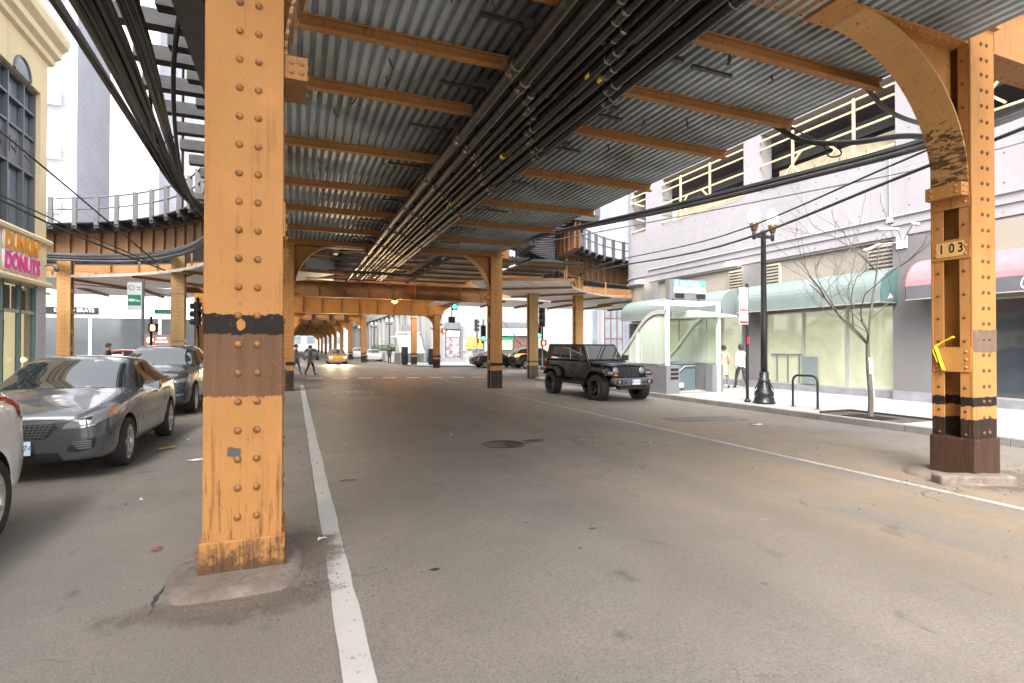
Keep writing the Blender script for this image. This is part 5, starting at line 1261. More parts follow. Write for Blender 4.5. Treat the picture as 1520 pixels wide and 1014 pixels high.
# far right corner building
t, a, b = tower('stone_building', 'pale stone corner building with shop windows beyond the crossing at right', 13.4, 75, 56, 150, 34, 'pale_stone', -.05)
def front(name, mt_, x0, x1, z0, z1, d0=.03, d1=.1, par=None):
    m = MB(); m.box(x0 - 44.2, x1 - 44.2, -b - d0, -b + d1, z0, z1); return m.build(name, mt_, par or t)
M['shop_warm'] = emit('shop_warm', (1, .62, .12), .9); M['display'] = mat('display', (.28, .22, .24), .5, var=.9, scale=2.2)
f = front('window', 'shop_glass2', 14.95, 16.6, .5, 3.55); front('display', 'display', 15.05, 16.5, .6, 2.7, .035, -.031, f); front('shop_sign', 'sign_w', 15.05, 16.5, 2.8, 3.4, .06, -.031, f); front('frame', 'grey_frame', 16.6, 16.85, .4, 3.9, .1, .1, f); front('frame', 'grey_frame', 14.9, 16.6, 3.58, 4.3, .1, .1, f)
front('plinth', 'base_stone', 13.4, 75, 0, .55, .06)
for x in (13.5, 19.4): front('pilaster', 'white_stone', x, x + .9, .55, 9, .18)
M['sign_gold'] = mat('sign_gold', (.55, .42, .05), .5, var=.06)
s_ = front('sign_board', 'sign_gold', 17.35, 19.1, 1.45, 2.7, .16, -.1); cx_ = 18.22 - 44.2
text('lettering', 'CENTURY', .36, FY(cx_, -b - .163, 2.2), 'beam_tan', s_, .003, bold=.01); text('lettering', 'SHOPPING CENTRE', .13, FY(cx_, -b - .163, 1.78), 'beam_tan', s_, .003)
front('notice', 'beige_board', 16.9, 17.25, 1.2, 2.5, .12, -.05)
f = front('window', 'shop_glass2', 20.4, 24.6, .5, 2.9); front('lit_counter', 'shop_warm', 21.0, 22.6, 1.4, 2.35, .04, -.03, f); front('green_band', 'sign_green', 20.8, 22.8, 2.4, 2.8, .05, -.03, f); front('orange_wall', 'sign_brown', 22.9, 24.4, .6, 2.7, .04, -.03, f)
s_ = front('shop_sign', 'sign_w', 20.4, 24.6, 2.95, 3.75, .3, -.03); text('lettering', 'TASTE OF INDIA', .42, FY(22.3 - 44.2, -b - .305, 3.35), 'grey_frame', s_, .003, bold=.008); front('hood', 'grey_frame', 20.2, 24.8, 3.8, 4.4, .35, -.03)
for x in (33, 37, 41, 45, 49, 53):
    f = front('window', 'win_glass', x, x + 2.4, .8, 6.0); front('frame', 'grey_frame', x + 1.1, x + 1.3, .8, 6.0, .08, -.035, f)
for r in range(7):
    for k in range(12): front('window', 'win_glass', 17 + k * 3.4, 18.6 + k * 3.4, 10.5 + r * 3.4, 12.7 + r * 3.4)
front('string_course', 'white_stone', 15.6, 75, 8.9, 9.4, .25)
for k in range(22):   # pilasters and tall windows of the side along the street
    y = 58 + k * 4.2 - 103
    m = MB(); m.box(-a - .35, -a - .01, y, y + 1.3, 0, 14); m.build('pilaster', 'white_stone', t)
    m = MB(); m.box(-a - .06, -a + .1, y + 1.5, y + 3.9, 1, 6.2); m.box(-a - .06, -a + .1, y + 1.5, y + 3.9, 7.4, 13); m.build('window', 'win_glass', t)
m = MB(); m.box(-a - .5, -a - .01, -47, 47, 6.4, 7.2); m.box(-a - .7, -a - .01, -47, 47, 14, 14.8); m.build('cornice', 'white_stone', t)
t, a, b = tower('far_block', 'pale office block closing the far end of the street', -40, 50, 235, 250, 45, 'white_stone')
for r in range(4):
    for k in range(14):
        m = MB(); m.box(-38 + k * 5.4, -35 + k * 5.4, -b - .05, -b + .1, 3 + r * 5, 6 + r * 5); m.build('window', 'win_glass', t)
t, a, b = tower('side_block', 'grey stone block along the left side of the far street', -40, -8.5, 106, 200, 30, 'pale_stone', .1)
for k in range(18):
    m = MB(); m.box(a - .1, a + .05, -45 + k * 5, -41.5 + k * 5, .6, 4.2); m.box(a - .1, a + .05, -45 + k * 5, -41.5 + k * 5, 6, 9); m.build('window', 'win_glass', t)
# opposite side of the cross street at right (seen behind the corner column)
t, a, b = tower('glass_front', 'slim dark glass bay on the far corner behind the latticed column', 33.5, 36.5, 54.6, 55.9, 9, 'pale_stone', -.05)
m = MB()
m.box(-1.3, 1.3, -b - .03, -b + .05, .5, 7.5); wn = m.build('window', 'win_glass', t)
m = MB()
for x in (-1.3, -.45, .4, 1.2): m.box(x, x + .12, -b - .1, -b - .035, .5, 7.5)
for z in (2.6, 5): m.box(-1.3, 1.3, -b - .09, -b - .036, z, z + .12)
m.build('frame', 'sign_brown', wn)
# ================================================================== CARS
def paint(name, c, metal=.5, rough=.28):
    m, nt, b = _nt(name); co = coords(nt); n = noise(nt, co, 3, 5)
    nt.links.new(mixc(nt, ramp(nt, n, .3, .7), mul(c, .94), mul(c, 1.05)), b.inputs['Base Color'])
    d = noise(nt, co, 1.6, 4, .6); nt.links.new(mth(nt, 'ADD', mth(nt, 'MULTIPLY', d, .12), rough - .06), b.inputs['Roughness'])
    b.inputs['Metallic'].default_value = metal; b.inputs['Coat Weight'].default_value = .9; b.inputs['Coat Roughness'].default_value = .05; return m
M['tyre'] = mat('tyre', (.022, .021, .021), .75, var=.3, scale=8); M['rim'] = mat('rim', (.55, .53, .50), .3, .85, var=.1); M['rim_dark'] = mat('rim_dark', (.03, .03, .032), .3, .7, var=.2)
M['car_glass'] = glossy('car_glass', (.02, .026, .026), .015, .9); M['car_glass'].node_tree.nodes['Principled BSDF'].inputs['IOR'].default_value = 1.75; M['trim'] = mat('trim', (.009, .009, .0095), .55, var=.2); M['chrome'] = glossy('chrome', (.65, .65, .66), .12, .5, 1.0); M['lens'] = glossy('head_lens', (.22, .23, .24), .06, .9, .2); M['orange_lens'] = glossy('orange_lens', (.65, .2, .02), .1); M['tail'] = glossy('tail_lens', (.35, .01, .015), .08, .8); M['plate'] = mat('plate', (.55, .62, .72), .4, var=.1, scale=12); M['seam'] = mat('seam', (.008, .008, .008), .7, var=.1)
M['tail_on'] = emit('tail_on', (1, .25, .05), 1.0)
def evaluated(o, name):
    bpy.context.view_layer.update(); me = bpy.data.meshes.new_from_object(o.evaluated_get(bpy.context.evaluated_depsgraph_get())); me.name = name; return me
def wheel(t, x, y, r, w, s, rim_mt='rim', spokes=10, chunky=False, rim_r=None):
    T = Matrix.Translation((x, y, r)) @ Matrix.Rotation(s * pi / 2, 4, 'Y'); rr = rim_r or r * .70
    m = MB(); m.lathe([(rr, -w / 2), (r * .93, -w / 2), (r * .985, -w * .42), (r, -w * .3), (r, w * .3), (r * .985, w * .42), (r * .93, w / 2), (rr + .012, w / 2 + .004), (rr, w / 2 - .01)], 36, 0, T, caps=False)
    if chunky:
        for k in range(36):
            a = 2 * pi * k / 36
            for e in (-1, 1):
                q = MB(); q.bar((r * cos(a), r * sin(a), e * w * .05), (r * cos(a + .05 * e), r * sin(a + .05 * e), e * w * .47), .04, .03, up=(cos(a), sin(a), 0)); m.add([T @ V(v) for v in q.v], q.f)
    wh = m.build('wheel', 'tyre', t)
    m = MB(); m.lathe([(rr, w * .5 - .008), (rr - .02, w * .5 - .012), (rr - .03, w * .5 - .05)], 36, 0, T, caps=False)
    m.lathe([(.0001, w * .36), (.055, w * .36), (.06, w * .30), (.03, w * .28)], 16, 0, T, caps=False)
    for k in range(spokes):
        a = 2 * pi * k / spokes + (.12 if k % 2 else -.12) * (spokes > 6)
        q = MB(); q.bar((.03 * cos(a), .03 * sin(a), w * .33), ((rr - .02) * cos(a + (.04 if k % 2 else -.04)), (rr - .02) * sin(a), w * .42), .036, .03, up=(0, 0, 1)); m.add([T @ V(v) for v in q.v], q.f)
    m.build('rim', rim_mt, wh)
    m = MB(); m.lathe([(.0001, w * .12), (rr - .01, w * .12), (rr - .01, w * .05)], 28, 0, T, caps=False); m.build('brake_disc', 'trim', wh)
HATCH = dict(L=4.50, wheels=(.88, 3.52, .325, .215), st=[
 (0.00, .28, .54, .62, .48, .58, .69, .50, .74, .015), (0.05, .23, .68, .75, .48, .70, .735, .60, .785, .02), (0.20, .20, .78, .85, .50, .80, .79, .70, .835, .035), (0.45, .19, .80, .89, .52, .845, .845, .74, .885, .05),
 (0.90, .19, .81, .91, .55, .865, .89, .76, .935, .06), (1.22, .19, .81, .912, .55, .875, .92, .76, .975, .06), (1.36, .19, .81, .912, .55, .875, .935, .745, 1.04, .06), (1.98, .19, .81, .912, .56, .875, .955, .655, 1.365, .06), (2.2, .19, .81, .912, .56, .875, .96, .635, 1.42, .055),
 (2.9, .19, .81, .912, .57, .87, .985, .62, 1.425, .05), (3.45, .19, .81, .912, .58, .865, 1.01, .60, 1.355, .045), (3.95, .21, .80, .90, .60, .85, 1.03, .58, 1.20, .03), (4.2, .25, .77, .87, .62, .81, 1.02, .58, 1.08, .03), (4.4, .30, .70, .80, .64, .74, .95, .56, 1.0, .02), (4.5, .36, .60, .70, .64, .66, .84, .52, .88, .02)])
SUVS = dict(L=4.55, wheels=(.93, 3.63, .36, .235), st=[
 (0.00, .36, .50, .58, .58, .58, .80, .50, .86, .015), (0.05, .29, .66, .73, .58, .71, .84, .62, .90, .02), (0.20, .24, .78, .85, .58, .81, .90, .72, .95, .03), (0.45, .23, .81, .90, .60, .85, .95, .76, 1.0, .04),
 (0.95, .23, .82, .92, .62, .88, 1.0, .78, 1.05, .05), (1.30, .23, .82, .925, .62, .89, 1.04, .77, 1.10, .05), (1.45, .23, .82, .925, .62, .89, 1.05, .75, 1.16, .05), (2.02, .23, .82, .925, .62, .885, 1.07, .665, 1.52, .06), (2.3, .23, .82, .925, .62, .885, 1.075, .645, 1.60, .055),
 (3.1, .23, .82, .925, .63, .88, 1.09, .64, 1.62, .05), (3.7, .23, .82, .925, .64, .875, 1.11, .62, 1.58, .045), (4.15, .25, .81, .91, .66, .86, 1.12, .60, 1.48, .03), (4.4, .30, .77, .87, .68, .82, 1.08, .60, 1.15, .03), (4.5, .36, .70, .80, .68, .76, 1.0, .60, 1.05, .02), (4.55, .42, .60, .70, .68, .68, .86, .54, .90, .02)])
def body_mesh(sp):
    rows = []
    for (y, zb, ws, wm, zm, wb, zl, wr, zr, cr) in sp['st']:
        h = [(0, zb), (ws, zb), (ws + (wm - ws) * .7, zb + .08), (wm, zm), (wb + .012, zl - .05), (wb, zl), (wb + (wr - wb) * .12, zl + (zr - zl) * .12), (wr + .01, zr - (zr - zl) * .1), (wr - .04, zr + cr * .35), (wr * .5, zr + cr * .85), (0, zr + cr)]
        ring = [(x, y, z) for x, z in h] + [(-x, y, z) for x, z in reversed(h[1:-1])]
        rows.append(ring)
    m = MB(); m.loft(rows, closed=True); n = len(rows[0]); k = len(rows)
    m.f.append(list(range(n))); m.m.append(0); m.s.append(True); m.f.append(list(reversed(range((k - 1) * n, k * n)))); m.m.append(0); m.s.append(True)
    return m
def patch_on(bvh, top, bot, axis, sgn=1, off=.004, nu=4, nv=4, fit=None):
    """conforming sheet: outline given in 2-D, dropped on to the body along one axis"""
    def dens(p):
        out = []
        for a, b in zip(p[:-1], p[1:]): out += [(a[0] + (b[0] - a[0]) * i / nu, a[1] + (b[1] - a[1]) * i / nu) for i in range(nu)]
        return out + [p[-1]]
    t, b = dens(top), dens(bot); vs = []; ok = []
    for j in range(nv + 1):
        for i in range(len(t)):
            u = t[i][0] + (b[i][0] - t[i][0]) * j / nv; z = t[i][1] + (b[i][1] - t[i][1]) * j / nv
            if axis == 'y': o, d = V((u, -4 * sgn + 2.2 * (1 - sgn) , z)), V((0, sgn, 0))
            else: o, d = V((sgn * 3, u, z)), V((-sgn, 0, 0))
            hit = bvh.ray_cast(o, d)
            if hit[0] is None: vs.append(V((0, 0, 0))); ok.append(False)
            else:
                nn = hit[1]; nn = nn if nn.dot(d) < 0 else -nn
                vs.append(hit[0] + nn * off); ok.append(True)
    n = len(t); m = MB(); fs = []
    for j in range(nv):
        for i in range(n - 1):
            q = (j * n + i, j * n + i + 1, (j + 1) * n + i + 1, (j + 1) * n + i)
            if all(ok[k] for k in q): fs.append(q)
    m.add(vs, fs, 0, True); return m
def car(name, label, cat, sp, mt_, loc, rz=0, group=None, detail=True, scale=1, lights=None, rim='rim', plate=None, taillit=False, suv=False):
    t = thing(name, label, cat, loc, rz, group); t.scale = (scale, scale, scale)
    o = body_mesh(sp).build('tmp', mt_); md = o.modifiers.new('s', 'SUBSURF'); md.levels = md.render_levels = 2
    y0, y1, r, w = sp['wheels']; W = .912 if sp is HATCH else .925; cut = []
    for y in (y0, y1):
        for s in (-1, 1):
            c = MB(); c.lathe([(r + .055, 0), (r + .055, .6)], 32, 0, Matrix.Translation((s * (W - .30), y, r + .01)) @ Matrix.Rotation(s * pi / 2, 4, 'Y')); co_ = c.build('cut', 'trim'); cut.append(co_)
            b = o.modifiers.new('b', 'BOOLEAN'); b.object = co_; b.operation = 'DIFFERENCE'; b.solver = 'EXACT'
    me = evaluated(o, 'body'); me.materials.clear(); me.materials.append(M[mt_]); me.materials.append(M['trim'])
    for p in me.polygons:
        p.use_smooth = True; p.material_index = 0; c = p.center
        for y in (y0, y1):
            if abs(sqrt((c.y - y) ** 2 + (c.z - r - .01) ** 2) - (r + .055)) < .012 and abs(c.x) > W - .31 and abs(p.normal.x) < .5: p.material_index = 1; p.use_smooth = False
            if sqrt((c.y - y) ** 2 + (c.z - r) ** 2) < r + .06 and abs(abs(c.x) - (W - .30)) < .01: p.material_index = 1; p.use_smooth = False
        if p.normal.z < -.8 and c.z < .4: p.material_index = 1
    for c in cut + [o]: bpy.data.objects.remove(c)
    body = bpy.data.objects.new('body', me); COL.objects.link(body); body.parent = t
    bm = bmesh.new(); bm.from_mesh(me); bvh = BVHTree.FromBMesh(bm); bm.free()
    k = 1 if sp is HATCH else 0
    def P(nm, mt2, top, bot, axis='y', sgn=1, off=.004, nu=4, nv=4, par=t): return patch_on(bvh, top, bot, axis, sgn, off, nu, nv).build(nm, mt2, par, fixn=False)
    if k:
        P('windscreen', 'car_glass', [(-.60, 1.345), (-.3, 1.40), (.3, 1.40), (.60, 1.345)], [(-.73, 1.03), (-.35, 1.04), (.35, 1.04), (.73, 1.03)], nu=5, nv=8)
        sw = [([(1.60, 1.035), (1.85, 1.19), (2.1, 1.31), (2.52, 1.365)], [(1.60, 1.0), (1.85, 1.0), (2.1, 1.005), (2.52, 1.015)]), ([(2.62, 1.365), (3.0, 1.35), (3.35, 1.275), (3.66, 1.12)], [(2.62, 1.02), (3.0, 1.03), (3.35, 1.045), (3.66, 1.085)])]
    else:
        P('windscreen', 'car_glass', [(-.62, 1.50), (-.3, 1.56), (.3, 1.56), (.62, 1.50)], [(-.75, 1.15), (-.35, 1.165), (.35, 1.165), (.75, 1.15)], nu=5, nv=8)
        sw = [([(1.72, 1.17), (1.95, 1.36), (2.2, 1.49), (2.62, 1.535)], [(1.72, 1.12), (1.95, 1.12), (2.2, 1.125), (2.62, 1.13)]), ([(2.72, 1.535), (3.1, 1.54), (3.4, 1.52), (3.62, 1.50)], [(2.72, 1.13), (3.1, 1.135), (3.4, 1.145), (3.62, 1.15)]), ([(3.68, 1.49), (3.85, 1.47), (4.0, 1.40), (4.12, 1.25)], [(3.68, 1.16), (3.85, 1.17), (4.0, 1.185), (4.12, 1.20)])]
    for s in (-1, 1):
        for a, b in sw: P('side_window', 'car_glass', a, b, 'x', s, .004, 4, 6)
    if detail:
        if k:
            g = P('grille', 'trim', [(-.40, .65), (-.36, .70), (.36, .70), (.40, .65)], [(-.39, .635), (-.27, .535), (.27, .535), (.39, .635)], off=.006, nu=8, nv=6)
            P('grille_surround', 'chrome', [(-.37, .708), (.37, .708)], [(-.36, .70), (.36, .70)], off=.008, nu=10, nv=1, par=g); P('grille_surround', 'chrome', [(-.405, .645), (-.27, .535), (.27, .535), (.405, .645)], [(-.405, .637), (-.275, .527), (.275, .527), (.405, .637)], off=.008, nu=10, nv=1, par=g)
            for q in range(5): P('grille_bar', 'grey_metal', [(-.36 + q * .02, .685 - q * .032), (.36 - q * .02, .685 - q * .032)], [(-.36 + q * .02, .68 - q * .032), (.36 - q * .02, .68 - q * .032)], off=.009, nu=10, nv=1, par=g)
            for q in range(15): P('grille_bar', 'grey_metal', [(-.35 + q * .049, .695), (-.345 + q * .049, .695)], [(-.26 + q * .036, .54), (-.256 + q * .036, .54)], off=.0085, nu=1, nv=4, par=g)
            P('air_intake', 'trim', [(-.40, .36), (.40, .36)], [(-.44, .255), (.44, .255)], off=.006, nu=10)
            for s in (-1, 1):
                hl = P('headlight', 'lens', [(s * .46, .685), (s * .60, .755), (s * .74, .825), (s * .845, .865)], [(s * .44, .635), (s * .60, .645), (s * .74, .67), (s * .86, .75)], off=.006, nu=6)
                P('headlight_rim', 'chrome', [(s * .43, .638), (s * .60, .648), (s * .74, .673)], [(s * .43, .622), (s * .60, .632), (s * .74, .657)], off=.008, nu=6, nv=1, par=hl)
                P('indicator', 'orange_lens', [(s * .82, .82), (s * .85, .835)], [(s * .82, .745), (s * .855, .765)], off=.009, nu=5, par=hl)
                P('lamp_bowl', 'chrome', [(s * .60, .735), (s * .70, .775)], [(s * .60, .665), (s * .70, .685)], off=.009, nu=4, par=hl)
                fv = P('fog_vent', 'trim', [(s * .50, .43), (s * .62, .475), (s * .75, .52)], [(s * .48, .37), (s * .62, .355), (s * .73, .385)], off=.006, nu=5)
                for q in range(4): P('vent_bar', 'grey_metal', [(s * (.52 + q * .02), .455 - q * .025 + .02), (s * .71, .475 - q * .027 + .01)], [(s * (.52 + q * .02), .452 - q * .025 + .012), (s * .71, .47 - q * .027)], off=.009, nu=5, nv=1, par=fv)
        else:
            g = P('grille', 'trim', [(-.42, .80), (.42, .80)], [(-.30, .52), (.30, .52)], off=.006, nu=8)
            P('grille_surround', 'chrome', [(-.43, .63), (-.28, .51), (.28, .51), (.43, .63)], [(-.41, .61), (-.27, .49), (.27, .49), (.41, .61)], off=.01, nu=6, nv=1, par=g)
            P('air_intake', 'trim', [(-.60, .40), (.60, .40)], [(-.5, .30), (.5, .30)], off=.006, nu=10)
            for s in (-1, 1):
                hl = P('headlight', 'lens', [(s * .46, .83), (s * .62, .855), (s * .78, .88), (s * .865, .91)], [(s * .46, .78), (s * .62, .775), (s * .78, .79), (s * .87, .84)], off=.006, nu=6)
                P('lamp_bowl', 'chrome', [(s * .56, .83), (s * .63, .84)], [(s * .56, .79), (s * .63, .795)], off=.009, nu=4, par=hl)
                P('fog_vent', 'grey_metal', [(s * .60, .52), (s * .78, .54)], [(s * .60, .46), (s * .78, .49)], off=.006, nu=5)
        zt = .20 + (0 if k else .06)
        for s in (-1, 1):
            for poly in ([(1.28, .93 if k else 1.03), (1.30, .5), (1.42, .30)], [(2.57, 1.0 if k else 1.12), (2.58, .6), (2.57, .30)], [(1.42, .30), (2.57, .30), (3.1, .30)], [(3.62, 1.08 if k else 1.14), (3.5, .85), (3.2, .62), (3.1, .30)]):
                for a, b in zip(poly[:-1], poly[1:]):
                    vert = abs(b[1] - a[1]) > abs(b[0] - a[0]); e = (.004, 0) if vert else (0, .004)
                    P('door_seam', 'seam', [(a[0] - e[0], a[1] - e[1]), (b[0] - e[0], b[1] - e[1])], [(a[0] + e[0], a[1] + e[1]), (b[0] + e[0], b[1] + e[1])], 'x', s, .0025, 8, 1)
            P('window_trim', 'trim', [(1.55, (1.0 if k else 1.12)), (3.7, (1.08 if k else 1.155))], [(1.55, (.985 if k else 1.105)), (3.7, (1.066 if k else 1.14))], 'x', s, .006, 14, 1)
            P('sill', 'trim', [(1.3, .27), (3.1, .27)], [(1.3, .215), (3.1, .215)], 'x', s, .005, 10, 1)
            for yh in (2.38, 3.3):
                h = bvh.ray_cast(V((s * 3, yh, .89 + (0 if k else .1))), V((-s, 0, 0)))[0]
                m = MB(); m.tube([(h.x - s * .01, yh - .1, h.z), (h.x + s * .03, yh - .07, h.z), (h.x + s * .03, yh + .07, h.z), (h.x - s * .01, yh + .1, h.z)], .014, 6); m.build('door_handle', 'chrome' if k else mt_, t)
            zm = 1.02 if k else 1.14
            m = MB(); m.loft([[(s * (.90 + .02 + a), 1.62 + f * .02 + b * (1 - .3 * c_), zm + d) for a, b, d in ((-.02, -.03, -.05), (.17, -.02, -.045), (.19, .02, .0), (.17, -.01, .075), (.0, -.02, .08), (-.03, -.02, .02))] for f, c_ in ((0, 0), (4.5, 1))], closed=True)
            m.bar((s * .84, 1.66, zm - .04), (s * .93, 1.66, zm - .02), .05, .03)
            n6 = 6; m.f.append(list(range(6))); m.m.append(0); m.s.append(False); m.f.append(list(range(6, 12))); m.m.append(0); m.s.append(False)
            m.build('door_mirror', mt_, t)
        P('bonnet_seam', 'seam', [(-.46, .745 if k else .885), (.46, .745 if k else .885)], [(-.46, .738 if k else .88), (.46, .738 if k else .88)], 'y', 1, .003, 16, 1)
        m = MB(); zc = .43 if k else .47
        m.box(-.155, .155, -.035, -.02, zc - .08, zc + .08); pl = m.build('number_plate', 'plate', t)
        text('lettering', plate or 'AB 12 34', .10, FY(0, -.0365, zc), 'sign_blue', pl, .001, xs=.9)
        m = MB(); h = (1.03 if k else 1.15)
        for s in (-1, .2): m.tube([(s * .5 + .3, 1.26 if k else 1.36, h - .015), (s * .5 - .1, 1.36 if k else 1.44, h + .04)], .008, 5)
        m.build('wiper', 'trim', t)
    if lights:
        for s in (-1, 1): P('lit_headlight', lights, [(s * .56, (.72 if k else .86)), (s * .74, (.76 if k else .88))], [(s * .56, (.62 if k else .74)), (s * .74, (.66 if k else .76))], off=.012)
    for s in (-1, 1):
        P('tail_light', 'tail_on' if taillit else 'tail', [(s * .52, .95 if k else 1.08), (s * .70, .97 if k else 1.12), (s * .80, .97 if k else 1.16), (s * .85, 1.0 if k else 1.18)], [(s * .54, .82 if k else .95), (s * .70, .82 if k else .92), (s * .80, .84 if k else .92), (s * .86, .88 if k else .98)], 'y', -1, .008)
    P('rear_window', 'car_glass', [(-.50, 1.33 if k else 1.42), (.50, 1.33 if k else 1.42)], [(-.56, 1.10 if k else 1.17), (.56, 1.10 if k else 1.17)], 'y', -1, .005, 8, 4)
    for s in (-1, 1):
        for y in (y0, y1): wheel(t, s * (W - .115), y, r, w, s, rim)
    return t
M['grey_paint'] = paint('grey_paint', (.10, .105, .118)); M['slate_paint'] = paint('slate_paint', (.055, .065, .08)); M['white_paint'] = paint('white_paint', (.72, .72, .72), 0, .3); M['black_paint_car'] = paint('black_paint_car', (.004, .004, .0045), .0, .2); M['black_paint_car'].node_tree.nodes['Principled BSDF'].inputs['Coat Weight'].default_value = .35; M['black_paint_car'].node_tree.nodes['Principled BSDF'].inputs['Specular IOR Level'].default_value = .3; M['taxi_paint'] = paint('taxi_paint', (.45, .24, .05), .1); M['red_paint'] = paint('red_paint', (.35, .03, .04), .2); M['charcoal'] = paint('charcoal', (.03, .032, .035), .4)
car('hatchback', 'parked grey hatchback beside the big near column', 'car', HATCH, 'grey_paint', (-2.97, 7.88, 0), 0, plate='Q8 4 274')
car('crossover_suv', 'dark slate crossover parked behind the grey hatchback', 'car', SUVS, 'slate_paint', (-3.15, 14.3, 0), 0)
t = car('white_suv', 'white car cut by the left edge, only its rear corner in view', 'car', SUVS, 'white_paint', (-3.16, 1.92, 0), 0)
car('parked_car', 'dark car parked farther back behind the slate crossover', 'car', HATCH, 'charcoal', (-3.1, 19.6, 0), 0, detail=False)
car('minivan', 'dark minivan crossing the junction, seen left of the black off-roader', 'car', SUVS, 'charcoal', (21.4, 41.2, -.17), R(90), detail=False, taillit=True, scale=1.05)
car('taxi', 'amber car with blazing headlights coming under the tracks', 'car', HATCH, 'taxi_paint', (3.9, 54, -.06), 0, lights='head_l', plate='T1', detail=False)
car('distant_car', 'car following behind the amber car under the far tracks', 'car', HATCH, 'slate_paint', (2.0, 72, -.03), 0, detail=False)
car('white_car', 'white car parked beyond the crossing between the distant columns', 'car', HATCH, 'white_paint', (9.0, 66, -.13), 0, detail=False)
car('white_van', 'white crossover parked farthest behind the white car', 'car', SUVS, 'white_paint', (8.9, 82, -.13), 0, detail=False)
car('dark_car', 'dark car stopped at the far corner in front of the gold sign', 'car', HATCH, 'charcoal', (18.6, 44.3, -.17), R(90), detail=False)
car('red_car', 'red car passing on the cross street behind the left columns', 'car', HATCH, 'red_paint', (-12, 39, 0), R(-90), detail=False)

